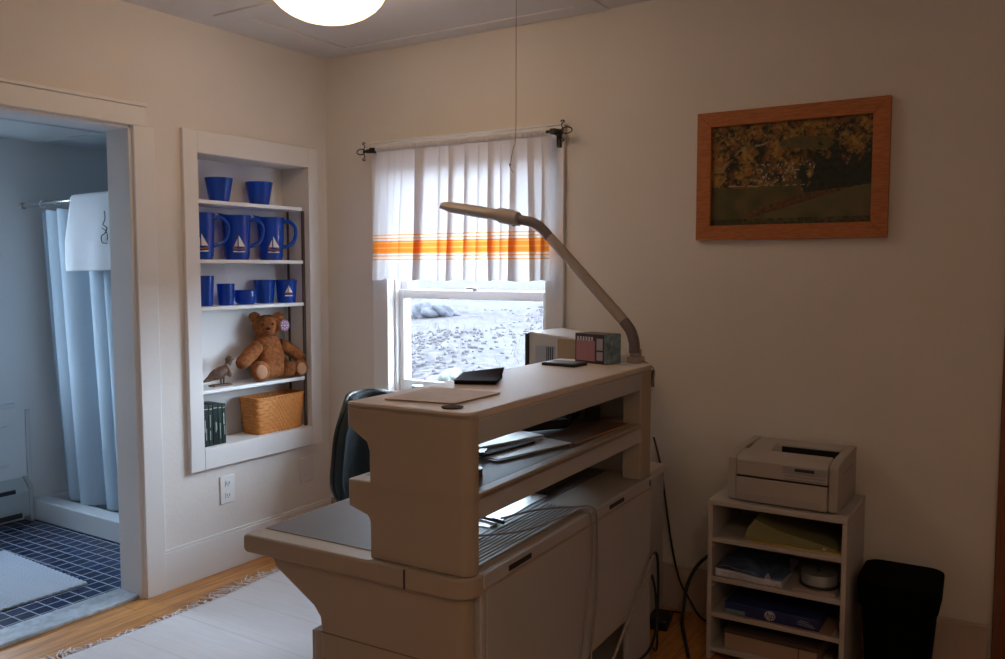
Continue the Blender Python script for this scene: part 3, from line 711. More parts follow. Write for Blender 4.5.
def bw(u, v):
    x, y_, z = bfn(v * .17, u); row = int(v * 10.999); colm = int(u * 42)
    o_ = .0022 * math.sin(u * 42 * PI + (row % 2) * PI) - .0012 * abs(math.sin(v * 11 * PI)) ** -0 * 0
    g_ = -.0022 * (1 - min(1, abs(math.sin(v * 11 * PI)) * 3))
    l = math.hypot(x, y_); return (x * (1 + (o_ + g_) / l), y_ * (1 + (o_ + g_) / l), z)
b.grid(bw, NT, NZ); bmesh.ops.remove_doubles(b.bm, verts=b.bm.verts[:], dist=.00005)
b.build('basket_wall', wickerm, bs, smooth=True, solid=.002)
b = MB(); pts = [Vector(bfn(.172, k / 80)) for k in range(81)]; b.tube([Vector((p_.x, p_.y, p_.z)) for p_ in pts], .005, 8, False); b.build('rim', wickerm, bs, smooth=True)
MB().rbox(-.055, .055, -.137, .137, 0, .004, .02).build('bottom', wickerm, bs)

# ------------------------------------------------------------------ bathroom
b = MB(); b.rbox(-1.5, -.16, -.735, -.015, 0, .012, .01); b.box(-1.549, -.145, -.735, -.64, .0, .112); b.box(-1.549, -1.50, -.64, -.01, 0, .112); b.box(-.195, -.145, -.64, -.01, 0, .112); b.box(-1.50, -.195, -.06, -.01, 0, .112)
tag(b.build('shower_tray', bathtrim, bevel=.01), 'pale shower base with raised curb behind the tiled floor', 'shower base')
srod = thing('shower_rod', 'chrome shower rod fixed high across the shower opening', 'shower rod')
MB().tube([(-1.549, -.70, 1.70), (-.142, -.70, 1.725)], .011, 12).build('rod', chrome, srod, smooth=True)
for fx, fz in ((-1.546, 1.70), (-.145, 1.725)): MB().obox((fx, -.70, fz), (.008, .034, .034)).build('flange', chrome, srod, bevel=.004)
sc = thing('shower_curtain', 'pale blue-white shower curtain hanging in long folds from the rod', 'curtain', (0, 0, 0))
b = MB()
def sf(u, v):
    z = 1.665 - v * 1.555
    xt = -1.45 + u * 1.27; xb = -1.40 + u * 1.20; x = xt + (xb - xt) * v ** 1.6
    ph = u * 2 * PI * 8 + 1.2 * math.sin(u * 11)
    return (x + .018 * math.sin(ph + 1.2), -.662 + (.026 + .014 * v) * math.sin(ph) + .015 * math.sin(ph * .5) + .06 * v, z + .012 * abs(math.sin(ph / 2)) * (1 - v))
b.grid(sf, 260, 50); b.build('curtain_panel', showerm, sc, smooth='all')
for k in range(9):
    u = (k + .5) / 9; x = -1.41 + u * 1.2
    MB().tube([(x, -.70 + .02 * math.cos(t), 1.697 + .017 * (x + 1.549) + .022 * math.sin(t)) for t in [2 * PI * j / 16 for j in range(17)]], .0028, 6).build('curtain_ring', ringm, sc, smooth=True)
tw = thing('hanging_towel', 'white linen towel with dark embroidered curl draped over the shower rod', 'towel', (0, 0, 0))
def tf(u, v):
    x = -1.065 + .50 * u + .012 * (v if v < .5 else 1 - v) * math.sin(u * 7); r = .016; zt = 1.722 + .0175 * (x + .9)
    L1 = .385; t = v * 2 - 1   # -1 .. 1
    if t < -.04: z = zt - (-t - .04) * L1; y_ = -.70 - r - .006 * math.sin(u * 14) * (-t)
    elif t > .04: z = zt - (t - .04) * L1 * .8; y_ = -.70 + r
    else: a = t / .04 * PI / 2; z = zt + r * math.cos(a); y_ = -.70 + r * math.sin(a)
    if y_ < -.70: y_ -= .04 * min(1, -t * 1.6)
    return (x, y_, z)
b = MB(); b.grid(tf, 40, 100); b.build('cloth', towelm, tw, smooth='all', solid=.004)
EX = .105
MB().tube(catmull([(-.815 + EX, -.765, 1.64), (-.812 + EX, -.766, 1.60), (-.83 + EX, -.766, 1.575), (-.80 + EX, -.766, 1.56), (-.815 + EX, -.766, 1.535), (-.845 + EX, -.766, 1.52), (-.84 + EX, -.766, 1.49), (-.80 + EX, -.766, 1.485)], 5), .0025, 6).tube(catmull([(-.84 + EX, -.766, 1.56), (-.81 + EX, -.766, 1.545), (-.795 + EX, -.766, 1.52), (-.80 + EX, -.766, 1.50)], 5), .002, 6).build('embroidery', emb, tw)
MB().box(-1.06, -.57, -.7635, -.762, 1.40, 1.402).build('hem', bathwall, tw)
bm_ = thing('bath_mat', 'white textured bath mat lying on blue tiles by the doorway', 'mat', (-.73, -1.46, .0005), R(-2.5))
b = MB(); b.grid(lambda u, v: (-.37 + .74 * u, -.34 + .68 * v, .009 + .003 * math.sin(u * 140) * math.sin(v * 130)), 150, 140); b.box(-.37, .37, -.34, .34, 0, .006)
b.build('pile', matm, bm_, smooth='all')
# baseboard heater on the far bathroom wall
ht = thing('baseboard_heater', 'grey enamel baseboard heater on the bathroom wall', 'heater', (-1.549, 0, 0))
b = MB(); b.prism([(0, .03), (.055, .03), (.062, .06), (.062, .165), (.045, .19), (0, .235)], 'y', -2.3, -.74); b.T = Matrix.Identity(4)
b.build('casing', heaterm, ht, bevel=.002)
MB().box(.048, .0625, -2.3, -.83, .165, .186).build('top_slot', blackp, ht); MB().box(.04, .0615, -2.3, -.80, .028, .055).build('lower_slot', darkp, ht)
MB().prism([(0, 0), (.066, 0), (.066, .19), (.05, .21), (0, .24)], 'y', -.76, -.738).build('end_cap', heaterm, ht, bevel=.002)
# wainscot mouldings on the bathroom far wall
cas('trim_bathroom', [(-1.55, -1.532, -2.4, -.79, .62, .645), (-1.55, -1.540, -2.4, -.83, .30, .32), (-1.55, -1.535, -.735, -.712, 0, .60), (-1.55, -1.542, -2.4, -.83, .52, .53)], bathtrim)
cas('trim_bathroom_ceiling', [(-1.55, -.14, -.012, 0, 2.02, 2.05), (-.95, -.935, -2.4, 0, 2.043, 2.05), (-1.55, -.14, -.62, -.60, 2.043, 2.05)], bathtrim)

# ------------------------------------------------------------------ rug
rug = thing('area_rug', 'pale woven cotton rug with fringed edge on the pine floor', 'rug', (0, 0, .0005))
b = MB(); nseg = 120
def rf(u, v):
    y_ = -.57 - 2.03 * v; x = .262 + .016 * math.sin(y_ * 5 + 1) + (1.48 - .262) * u
    return (x, y_, .006 + .0015 * math.sin(y_ * 9) * (1 - u))
b.grid(rf, 60, nseg); b.build('woven_field', rugm, rug, smooth='all', solid=.006)
b = MB(); rnd = random.Random(11)
for k in range(190):
    y_ = -.575 - 2.02 * k / 189; x = .262 + .016 * math.sin(y_ * 5 + 1)
    l = rnd.uniform(.03, .07) * (1 + .4 * math.sin(y_ * 6)); a = rnd.uniform(-.9, .9); c = rnd.uniform(-.02, .02)
    b.tube(catmull([(x + .004, y_, .007), (x - l * .5, y_ + c + l * .25 * a, .006), (x - l, y_ + l * a * .8, .004)], 3), [.0028] * 5 + [.0022, .002], 5)
f = b.build('fringe', mat('fringe_cotton', (.74, .66, .64), .9), rug, smooth='all'); f['kind'] = 'stuff'

# ------------------------------------------------------------------ desk (local x = across, local y = along; origin at its far right foot)
DO = Vector((2.02, -.58, 0)); DR = R(2)
desk = thing('workstation_desk', 'beige office workstation with two-tier riser and grey laminate worktop', 'desk', tuple(DO), DR)
def dk(u, v, z): return (-v, -u, z)
def dbox(b, u0, u1, v0, v1, z0, z1): return b.box(-v1, -v0, -u1, -u0, z0, z1)
def world(u, v, z): return DO + Matrix.Rotation(DR, 3, 'Z') @ Vector((-v, -u, z))
def vert_bevel(b, u, v, r, seg=6):
    es = [e for e in b.bm.edges if all(abs(q.co.x + v) < 1e-5 and abs(q.co.y + u) < 1e-5 for q in e.verts)]
    if es: bmesh.ops.bevel(b.bm, geom=es, offset=r, segments=seg, affect='EDGES', profile=.5)
UN = 1.125
# riser ends, each tier on its own
def end_panel(z0, z1, near):
    if z1 > 1: pts = [(0, z0), (0, z1), (.345, z1), (.345, z1 - .055), (.288, z1 - .088), (.28, z1 - .11), (.28, z0)]
    else: pts = [(0, z0), (0, z1), (.345, z1), (.345, z1 - .055), (.288, z1 - .072), (.28, z1 - .085), (.28, z0)]
    b = MB(); u0, u1 = ((1.085, UN) if near else (0, .10)); 
    b.prism([(-p_[0], p_[1]) for p_ in pts], 'y', -u1, -u0)
    vert_bevel(b, UN if near else 0, 0, .03)
    return b.build('riser_end', beige, desk, bevel=.003)
end_panel(.682, .856, True); end_panel(.859, 1.048, True)
for z0, z1 in ((.682, .856), (.859, 1.048)):
    b = MB(); dbox(b, 0, .10, 0, .065, z0, z1); vert_bevel(b, 0, 0, .02); vert_bevel(b, .10, 0, .008); b.build('riser_post', beige, desk, bevel=.003)
    b = MB(); dbox(b, 0, .018, .065, .30, z0, z1); b.build('riser_end', beige, desk)
    b = MB(); dbox(b, 0, .09, .28, .345, z0, z1); b.build('riser_post', beige, desk, bevel=.003)
# riser boards
for z in (.866, 1.052):
    b = MB(); dbox(b, 0, UN, 0, .345, z - .018, z); vert_bevel(b, UN, 0, .03); vert_bevel(b, 0, 0, .02)
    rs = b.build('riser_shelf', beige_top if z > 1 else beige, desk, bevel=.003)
    if z < 1:
        b = MB(); dbox(b, .11, 1.08, .03, .33, z, z + .0004); b.build('shelf_inlay', lam, rs)
for z0, z1 in ((.977, 1.034), (.806, .862)):
    b = MB(); dbox(b, .10, 1.085, 0, .028, z0, z1); b.build('riser_rail', beige_cool_lit, desk, bevel=.003)
    b = MB(); dbox(b, .10, 1.085, .317, .342, z0 + .015, z1); b.build('riser_rail', beige, desk, bevel=.003)
MB().lathe([(0, .0), (.024, 0), (.026, .0022), (.022, .003), (0, .001)], dk(1.075, .078, 1.052)).build('grommet', mat('grommet_brown', (.07, .045, .03), .9, spec=.1), desk, smooth=True)
# worktop
b = MB(); dbox(b, .0, 1.142, -.006, .69, .632, .681); vert_bevel(b, 1.142, -.006, .05)
es = [e for e in b.bm.edges if all(abs(q.co.x + .69) < 1e-5 for q in e.verts) and abs(e.verts[0].co.z - e.verts[1].co.z) < 1e-5]
bmesh.ops.bevel(b.bm, geom=es, offset=.014, segments=3, affect='EDGES', profile=.5)
b.build('worktop', beige, desk, bevel=.006, bseg=3)
b = MB(); dbox(b, .03, 1.082, .15, .670, .6812, .6826); b.build('laminate_inlay', lam, desk)
b = MB(); dbox(b, .50, 1.08, .022, .032, .681, .688)
for k in range(8): dbox(b, .50, 1.08, .040 + k * .0125, .0465 + k * .0125, .681, .686)
b.build('cable_grille', grille, desk, bevel=.001)
MB().box(*[-.17, -.165, -1.1435, -1.1425, .634, .680]).build('worktop_seam', darkp, desk)
# near leg panel and pedestal
b = MB(); b.prism([(-q[0], q[1]) for q in [(.012, .0), (.012, .632), (.60, .632), (.588, .606), (.46, .53), (.44, .505), (.436, .48), (.436, 0)]], 'y', -1.128, -1.085); vert_bevel(b, 1.128, .012, .03)
b.build('leg_panel', beige, desk, bevel=.004)
MB().box(-.436, -.05, -1.1295, -1.127, .468, .4705).box(-.43, -.10, -1.1295, -1.127, .40, .4025).build('panel_seam', mat('seam_brown', (.2, .15, .11), .7), desk)
ped = MB(); dbox(ped, .60, 1.105, .04, .482, .05, .46); pe = ped.build('drawer_pedestal', beige, desk, bevel=.006)
b = MB(); dbox(b, .61, 1.10, .482, .494, .06, .24); b.build('drawer_front', beige, pe, bevel=.003); b = MB(); dbox(b, .61, 1.10, .482, .494, .25, .452); b.build('drawer_front', beige, pe, bevel=.003)
# side modesty panel with cable cut-out, top strip with latches
b = MB(); b.prism([(-1.062, .002), (-1.062, .640), (-.030, .640), (-.030, .002), (-.20, .002), (-.20, .235), (-.235, .262), (-.50, .262), (-.56, .21), (-.60, .002)], 'x', -.014, .006)
b.build('side_panel', beige_cool_lit, desk, bevel=.002)
b = MB(); dbox(b, 0, 1.08, -.010, .02, .646, .680); b.build('top_strip', beige_cool_lit, desk, bevel=.003)
for u in (.915, .32):
    b = MB(); dbox(b, u - .055, u + .055, -.0112, -.0098, .655, .668); b.build('latch', darkp, desk)
b = MB(); dbox(b, .035, .047, -.0112, -.0098, .652, .670); b.build('latch', darkp, desk)
b = MB(); dbox(b, 0, .026, -.004, .60, .002, .632); vert_bevel(b, 0, -.004, .012); b.build('leg_panel', beige_cool_lit, desk, bevel=.003)
b = MB(); dbox(b, .03, 1.08, .36, .375, .05, .63); b.build('back_rail', beige, desk)
b = MB(); dbox(b, 1.064, 1.084, -.004, .02, .02, .640); b.build('corner_post', beige_cool_lit, desk, bevel=.004)

# return table between the desk and the back wall
rt = thing('side_table', 'lower beige return table between workstation and back wall', 'table', (0, 0, 0))
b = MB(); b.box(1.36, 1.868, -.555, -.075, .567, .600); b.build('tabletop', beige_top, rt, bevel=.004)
b = MB(); b.box(1.845, 1.866, -.545, -.080, 0, .567); b.build('end_panel', beige_cool_lit, rt, bevel=.003)
b = MB(); b.box(1.375, 1.396, -.545, -.080, 0, .567); b.build('end_panel', beige_cool_lit, rt, bevel=.003)
b = MB(); b.box(1.396, 1.845, -.11, -.095, .3, .567); b.build('back_panel', beige_cool_lit, rt)

# ------------------------------------------------------------------ things on the riser
DZT = 1.0525
def on_desk(name, label, cat, u, v, z, rz=0, group=None):
    return thing(name, label, cat, tuple(world(u, v, z)), DR + rz, group)
# folder: explicit corners
o = on_desk('file_folder', 'flat tan file folder on the riser top near the brown grommet', 'folder', .94, .20, DZT)
cs = [(1.060, .285), (1.035, .100), (.835, .095), (.835, .305)]
b = MB(); b.prism([(-(v - .20), -(u - .94)) for u, v in cs], 'z', 0, .0015); b.build('back_leaf', manila, o)
b = MB(); b.prism([(-(v - .205), -(u - .935)) for u, v in cs], 'z', .0018, .0035); b.build('front_leaf', manila, o)
# dark booklet with lifted cover
o = on_desk('booklet', 'dark booklet with one cover corner lifting, lying on the riser top', 'booklet', .66, .27, DZT, R(24))
MB().box(-.055, .060, -.075, .085, 0, .009).build('pages', dark_glossy, o, bevel=.002)
MB().grid(lambda u, v: (-.057 + .122 * u + .0, -.078 + .172 * v, .0105 + .022 * max(0, v - .45) ** 1.3 * (0.1 + u) * 1.6), 12, 20).build('cover', dark_glossy, o, smooth='all', solid=.0015)
o = on_desk('black_coaster', 'flat black square gadget with lighter top beside the small carton', 'gadget', .185, .235, DZT, R(-4))
MB().rbox(-.062, .062, -.045, .045, 0, .009, .006).build('body', blackp, o, bevel=.001); MB().rbox(-.057, .057, -.040, .040, .009, .0105, .005).build('lid', mat('gadget_lid', (.10, .11, .11), .4), o)
# small carton
o = on_desk('small_carton', 'small dark retail carton with pink front and blue side', 'box', .055, .175, DZT, R(-17))
o['label'] = 'small carton with pink front and blue side beside lamp foot'
bw_, bd_, bh_ = .128, .085, .098
MB().box(-bw_ / 2, bw_ / 2, -bd_ / 2, bd_ / 2, 0, bh_).build('carton', mat('carton_dark', (.05, .035, .04), .45), o, bevel=.0015)
MB().box(-bw_ / 2 + .006, bw_ / 2 - .040, -bd_ / 2 - .0006, -bd_ / 2, .008, bh_ - .022).build('pink_panel', mat('carton_pink', (.42, .20, .22), .5), o)
b = MB()
for k in range(6): b.box(-bw_ / 2 + .010 + k * .0125, -bw_ / 2 + .017 + k * .0125, -bd_ / 2 - .0010, -bd_ / 2, bh_ - .024 + (k % 2) * .002, bh_ - .010)
b.build('lettering', mat('carton_letters', (.62, .58, .6), .5), o)
MB().box(bw_ / 2 - .032, bw_ / 2 - .006, -bd_ / 2 - .0006, -bd_ / 2, .012, .040).box(bw_ / 2 - .032, bw_ / 2 - .006, -bd_ / 2 - .0006, -bd_ / 2, .046, bh_ - .014).build('label', mat('carton_label', (.42, .36, .42), .5), o)
MB().box(bw_ / 2, bw_ / 2 + .0006, -bd_ / 2 + .001, bd_ / 2 - .001, .001, bh_ - .001).build('side_print', mat('carton_blue', (.22, .33, .38), .5, var=.5, vscale=40), o)

# desk lamp: clamped at the riser far end, tube leaning towards the window side
dl = on_desk('desk_lamp', 'beige swing-arm desk lamp clamped to the riser, head before the curtain', 'lamp', 0, 0, 0)
def L3(v, z, u=-.0): return (-v, -u, z)
MB().rbox(-.090, -.040, -.02, .035, DZT + .0, DZT + .02, .01).rbox(-.083, -.047, -.012, .028, DZT + .02, DZT + .045, .014).build('clamp', lampm, dl, bevel=.002)
low = catmull([L3(.063, 1.085, .01), L3(.065, 1.120, .008), L3(.078, 1.158, .005), L3(.105, 1.190, .0)], 6)
MB().tube(low, .0185, 14).build('lower_joint', lampj, dl, smooth=True)
MB().tube([L3(.102, 1.187, 0), L3(.112, 1.198, 0), L3(.380, 1.470, -.0), L3(.392, 1.482, 0)], [.017, .019, .018, .016], 14).build('arm', lampm, dl, smooth=True)
up_ = catmull([L3(.385, 1.474, 0), L3(.410, 1.500, 0), L3(.445, 1.525, 0), L3(.485, 1.536, 0), L3(.512, 1.540, 0)], 6)
MB().tube(up_, .0175, 14).build('upper_joint', lampj, dl, smooth=True)
hd = MB()
def head(b, path, wd, th, seg=14):
    rings = []
    for (v, z), w_, t_ in zip(path, wd, th):
        rings.append([b._v((-v - 0 * k, w_ * math.cos(2 * PI * k / seg) if abs(math.cos(2 * PI * k / seg)) > 0 else 0, z + t_ * math.sin(2 * PI * k / seg))) for k in range(seg)])
    for a, c in zip(rings, rings[1:]):
        for k in range(seg): b.bm.faces.new((a[k], a[(k + 1) % seg], c[(k + 1) % seg], c[k]))
    b.bm.faces.new(rings[0]); b.bm.faces.new(rings[-1])
head(hd, [(.505, 1.541), (.510, 1.542), (.545, 1.550), (.585, 1.557), (.600, 1.560), (.70, 1.577), (.80, 1.594), (.825, 1.599), (.848, 1.592)], [.016, .030, .034, .034, .040, .044, .044, .038, .010], [.014, .025, .029, .028, .022, .022, .021, .016, .002])
hd.build('lamp_head', lampm, dl, smooth=True)
MB().lathe([(0, -.006), (.006, -.006), (.007, .004), (0, .004)], (-.530, 0, 1.523), 10).build('switch', darkp, dl)
MB().tube(catmull([L3(.085, 1.056, .015), L3(.05, 1.057, .01), L3(.03, 1.056, -.005), L3(-.002, 1.03, -.006), L3(-.006, .98, .02)], 5), .0025, 6).build('cord', cable_grey, dl)
b = MB(); b.box(-.006, .004, .0, .004, .975, 1.03); b.build('clip', mat('clip_dark', (.12, .08, .05), .5), dl)

# ------------------------------------------------------------------ things on the middle shelf
ZM = .8670
def sheet(name, label, u, v, w_, l_, rz, t, m, cat='paper', z=ZM, group=None):
    o = on_desk(name, label, cat, u, v, z, rz, group); return o
o = on_desk('paper_stack', 'stack of white papers in the riser middle tier', 'papers', .60, .26, ZM + .0082, R(-22)); MB().box(-.075, .075, -.13, .13, 0, .006).build('sheets', paper, o)
MB().obox((.01, .005, .0085), (.14, .25, .002), (0, 0, R(6))).build('top_sheet', paper, o)
o = on_desk('clipboard', 'brown clipboard under the white papers on the middle tier', 'clipboard', .62, .175, ZM, R(-14))
MB().rbox(-.07, .10, -.17, .15, 0, .004, .008).build('board', mat('clipboard_brown', (.10, .06, .045), .45), o); MB().box(-.055, .09, -.158, .14, .004, .006).build('sheet', paper, o)
o = on_desk('leather_strap_case', 'dark narrow glasses case beside the papers, middle tier', 'case', .665, .16, ZM + .0065, R(-8))
MB().rbox(-.012, .012, -.13, .10, 0, .006, .008).build('case', mat('strap_dark', (.05, .035, .035), .8), o, bevel=.001)
MB().obox((-.02, -.10, .006), (.02, .05, .006), (0, 0, .5)).build('pen_clip', darkp, o)
o = on_desk('telephone_handset', 'black cordless telephone handset lying in the middle tier', 'telephone', .375, .225, ZM + .004, R(-33))
b = MB(); b.rbox(-.030, .030, -.098, .098, .003, .030, .022); b.build('handset_body', blackp, o, bevel=.005)
MB().box(-.018, .018, .02, .06, .030, .0315).build('screen', mat('phone_screen', (.18, .26, .34), .2), o); MB().box(-.018, .018, -.06, .01, .030, .0312).build('keypad', darkp, o)
o = on_desk('phone_cradle', 'black telephone base unit at the far end of middle tier', 'telephone', .050, .190, ZM, R(20))
MB().prism([(-.026, 0), (.022, 0), (.022, .030), (-.01, .048), (-.026, .048)], 'y', -.055, .05).build('cradle', blackp, o, bevel=.003)
o = on_desk('card_folder', 'orange edged thin folder lying along the middle tier', 'folder', .335, .105, ZM, R(-3))
MB().box(-.055, .065, -.19, .21, 0, .003).build('cover', mat('folder_brown', (.16, .09, .06), .5), o); MB().box(.065, .068, -.19, .21, 0, .004).build('edge', orangef, o)
o = on_desk('tape_dispenser', 'dark tape dispenser at the far end of middle tier', 'tape dispenser', .165, .235, ZM, R(15))
MB().prism([(-.09, 0), (.085, 0), (.085, .02), (.05, .035), (.03, .065), (-.02, .075), (-.055, .055), (-.07, .03), (-.09, .026)], 'x', -.028, .028).build('dispenser_body', mat('dispenser_black', (.02, .02, .024), .3), o, bevel=.006)
MB().ell((.029, .0, .042), (.002, .018, .018), seg=20, rings=8).build('tape_roll', mat('tape_pale', (.20, .2, .22), .3), o)
o = on_desk('roll_of_tape', 'small brown tape roll beside the near riser end', 'tape roll', .955, .10, ZM, 0)
MB().lathe([(.010, 0), (.024, 0), (.024, .019), (.010, .019), (.010, 0)]).build('roll', mat('tape_brown', (.12, .07, .05), .4), o, smooth=True); MB().lathe([(0, .001), (.0102, .001), (.0102, .018), (0, .018)]).build('core', mat('core_grey', (.4, .4, .42), .4), o, smooth=True)
# on the worktop under the riser
ZW = .6832
o = on_desk('document_sheet', 'large white sheet lying on worktop beneath the riser', 'paper', .62, .30, ZW, R(2)); MB().box(-.11, .135, -.17, .19, 0, .0015).build('sheet', mat('glossy_paper', (.80, .84, .88), .3), o)
o = on_desk('ballpoint_pen', 'black pen lying on the white sheet under the riser', 'pen', .735, .195, ZW + .0065, R(80)); MB().tube([(0, -.06, .0), (0, .05, .0), (0, .058, .0)], [.0045, .0045, .001], 8).build('barrel', blackp, o, smooth=True); MB().box(-.001, .001, -.06, -.02, .004, .0065).build('clip', darkp, o)
o = on_desk('keyboard', 'dark computer keyboard at the far end of the worktop', 'keyboard', .20, .27, ZW, R(3))
MB().prism([(-.22, 0), (.10, 0), (.10, .016), (-.22, .022)], 'x', -.07, .075).build('keyboard_case', mat('keyboard_grey', (.06, .055, .05), .5), o, bevel=.003)
b = MB()
for r_ in range(5):
    for k in range(12): b.box(-.06 + r_ * .025, -.039 + r_ * .025, -.205 + k * .025, -.184 + k * .025, .018, .026)
b.build('key_field', darkp, o)
# ------------------------------------------------------------------ crt monitor on the return table
mo = thing('computer_monitor', 'white tube computer monitor standing behind the riser near window', 'monitor', (1.43, -.30, .6005), 0)
MB().rbox(-.02, .22, -.10, .10, 0, .02, .05).rbox(.03, .17, -.06, .06, .02, .122, .04).build('swivel_stand', whiteb, mo, bevel=.003)
b = MB(); b.box(-.03, .012, -.045, .215, .055, .455); b.box(-.034, -.03, -.05, .22, .05, .46)
MB().box(-.042, -.028, -.052, .222, .05, .445).build('screen_bezel', mat('bezel_dark', (.05, .05, .055), .4), mo, bevel=.003)
MB().box(-.044, -.0415, -.03, .20, .08, .42).build('screen', mat('crt_glass', (.02, .025, .025), .1), mo)
b = MB(); b.prism([(-.028, .05), (.075, .052), (.30, .10), (.30, .36), (.19, .433), (.075, .440), (-.028, .452)], 'y', -.045, .215)
b.build('monitor_case', whiteb, mo, bevel=.006)
b = MB(); b.box(.004, .088, -.0475, -.044, .08, .398)
b.build('side_recess', ventm, mo)
b = MB()
for k in range(4): b.box(.054 + k * .008, .058 + k * .008, -.0485, -.0474, .11, .395)
b.build('vent_slots', darkp, mo)
MB().box(.102, .29, -.047, -.045, .08, .428).build('side_plate', mat('monitor_tan', (.52, .38, .24), .5), mo)

for c_ in mo.children:
    if not c_.name.startswith('swivel'): c_.location.z = .068

# ------------------------------------------------------------------ office chair
ch = thing('office_chair', 'dark teal office chair with rounded back behind the workstation', 'chair', (1.20, -.79, .010), R(2))
def cbk(off, sc):
    def f(u, v):
        a = (u - .5) * 2; bz = (v - .5) * 2
        # superellipse outline mapping
        k = (1 - abs(a) ** 2.6 * .0); zz = .685 + .212 * bz * (1 - .22 * abs(a) ** 3) * sc
        yy = .240 * a * (1 - .30 * abs(bz) ** 3.2) * sc
        return (-.235 + off + .085 * a * a - .035 * (1 - bz) * .6 - .02 * bz * bz, yy, zz)
    return f
MB().grid(cbk(0, .97), 28, 28).build('back_cushion', chairm, ch, smooth='all', solid=.028)
MB().grid(cbk(-.022, 1.0), 28, 28).build('back_shell', chairs, ch, smooth='all', solid=.016)
MB().rbox(-.22, .23, -.23, .23, .42, .485, .09).build('seat', chairm, ch, bevel=.02, bseg=4)
MB().tube(catmull([(-.05, 0, .41), (-.20, 0, .40), (-.29, 0, .45), (-.285, 0, .62)], 5), .02, 10).build('back_bracket', chairs, ch, smooth=True)
MB().lathe([(0, .10), (.035, .10), (.03, .13), (.028, .30), (.02, .30), (.02, .42), (0, .42)]).build('gas_column', chairs, ch, smooth=True)
for k in range(5):
    a = k * 2 * PI / 5 + .3
    MB().tube([(0, 0, .11), (.12 * math.cos(a), .12 * math.sin(a), .095), (.25 * math.cos(a), .25 * math.sin(a), .075)], [.022, .018, .014], 8).build('base_arm', chairs, ch, smooth=True)
    c = MB(); c.T = Matrix.Translation((.25 * math.cos(a), .25 * math.sin(a), .03)) @ Matrix.Rotation(a, 4, 'Z') @ Matrix.Rotation(PI / 2, 4, 'X'); c.lathe([(0, -.02), (.028, -.02), (.03, -.01), (.03, .01), (.028, .02), (0, .02)], seg=16); c.build('caster', blackp, ch, smooth=True)
for s in (-1, 1):
    MB().tube(catmull([(-.05, s * .24, .44), (-.05, s * .27, .5), (-.06, s * .27, .60), (-.02, s * .27, .625), (.12, s * .27, .625)], 5), .014, 8).build('armrest', chairs, ch, smooth=True)

# ------------------------------------------------------------------ printer stand
ps = thing('printer_stand', 'white melamine shelf stand with open shelves under the printer', 'shelf unit', (2.375, -.375, 0), R(.8))
SX = .2275
MB().box(-SX, SX, 0, .345, .550, .568).build('top_board', standm, ps, bevel=.002)
for s in (-1, 1): MB().box(s * SX - (.016 if s > 0 else 0), s * SX + (.016 if s < 0 else 0), .001, .344, 0, .5495).build('side_board', standm, ps, bevel=.002)
SZ = (.045, .170, .297, .437)
for z in SZ: MB().box(-SX + .016, SX - .016, .003, .342, z - .016, z).build('shelf_board', standm, ps, bevel=.0015)
MB().box(-SX + .016, SX - .016, .338, .343, 0, .55).build('back_board', mat('stand_back', (.20, .17, .15), .6), ps)
for z in SZ: MB().obox((-SX + .02, .03, z - .03), (.006, .05, .006), (0, 0, 0)).build('shelf_bracket', standm, ps)
def on_st(name, label, cat, x, y_, z, rz=0):
    v = Vector((2.375, -.375, 0)) + Matrix.Rotation(R(.8), 3, 'Z') @ Vector((x, y_, z)); return thing(name, label, cat, tuple(v), R(.8) + rz)
# printer
pr = on_st('laser_printer', 'beige laser printer standing on top of the shelf stand', 'printer', .009, .0, .5683, R(-1))
PW, PC = .181, .150
b = MB(); b.prism([(.042, .006), (.042, .15), (.050, .160), (.115, .166), (.122, .135), (.237, .135), (.245, .170), (.335, .172), (.335, .006)], 'x', -PC, PC); b.build('printer_body', printer_m, pr, bevel=.003)
for s in (-1, 1):
    b = MB(); b.prism([(.036, .004), (.036, .148), (.046, .160), (.12, .170), (.338, .174), (.338, .004)], 'x', *((PC + .001, PW) if s > 0 else (-PW, -PC - .001))); sd = b.build('side_cover', printer_m, pr, bevel=.004)
    MB().box(*((PW, PW + .0008) if s > 0 else (-PW - .0008, -PW)), .12, .30, .118, .122).build('cover_groove', printer_d, sd)
b = MB(); b.prism([(.026, .094), (.028, .146), (.042, .163), (.112, .171), (.112, .16), (.05, .12), (.05, .094)], 'x', -PC + .001, PC - .001); fc = b.build('front_cover', printer_m, pr, bevel=.002)
MB().box(-PC + .001, PC - .001, .024, .050, .006, .087).build('paper_tray', printer_m, pr, bevel=.003)
MB().box(-PC + .002, PC - .02, .0225, .025, .008, .034).build('tray_step', mat('printer_dim', (.38, .34, .33), .5), pr, bevel=.001)
MB().box(-PC, PC, .030, .045, .087, .094).build('tray_gap', blackp, pr)
MB().box(.006, PC - .004, .0245, .028, .118, .143).build('control_panel', printer_d, pr, bevel=.001)
MB().box(.045, .108, .0232, .026, .128, .138).build('display', mat('lcd_green', (.05, .06, .045), .2), pr)
MB().box(.012, PC - .006, .0245, .027, .108, .113).build('button_row', printer_d, pr)
MB().box(.012, PC - .006, .0245, .027, .098, .102).build('button_row', printer_d, pr)
MB().box(-.140, -.085, .0262, .0275, .138, .141).build('maker_mark', printer_d, pr)
MB().box(-.050, PC - .006, .124, .235, .1352, .1365).build('output_well', blackp, pr)
MB().box(-.050, PC - .006, .229, .2365, .1366, .166).build('output_slot', blackp, pr)
MB().prism([(.12, .164), (.21, .178), (.21, .181), (.12, .168)], 'x', -.135, -.06).build('output_flap', printer_m, pr)
for fx in (-.15, .15):
    for fy in (.06, .30): MB().lathe([(0, 0), (.012, 0), (.012, .005), (0, .005)], (fx, fy, 0), 12).build('foot', darkp, pr)
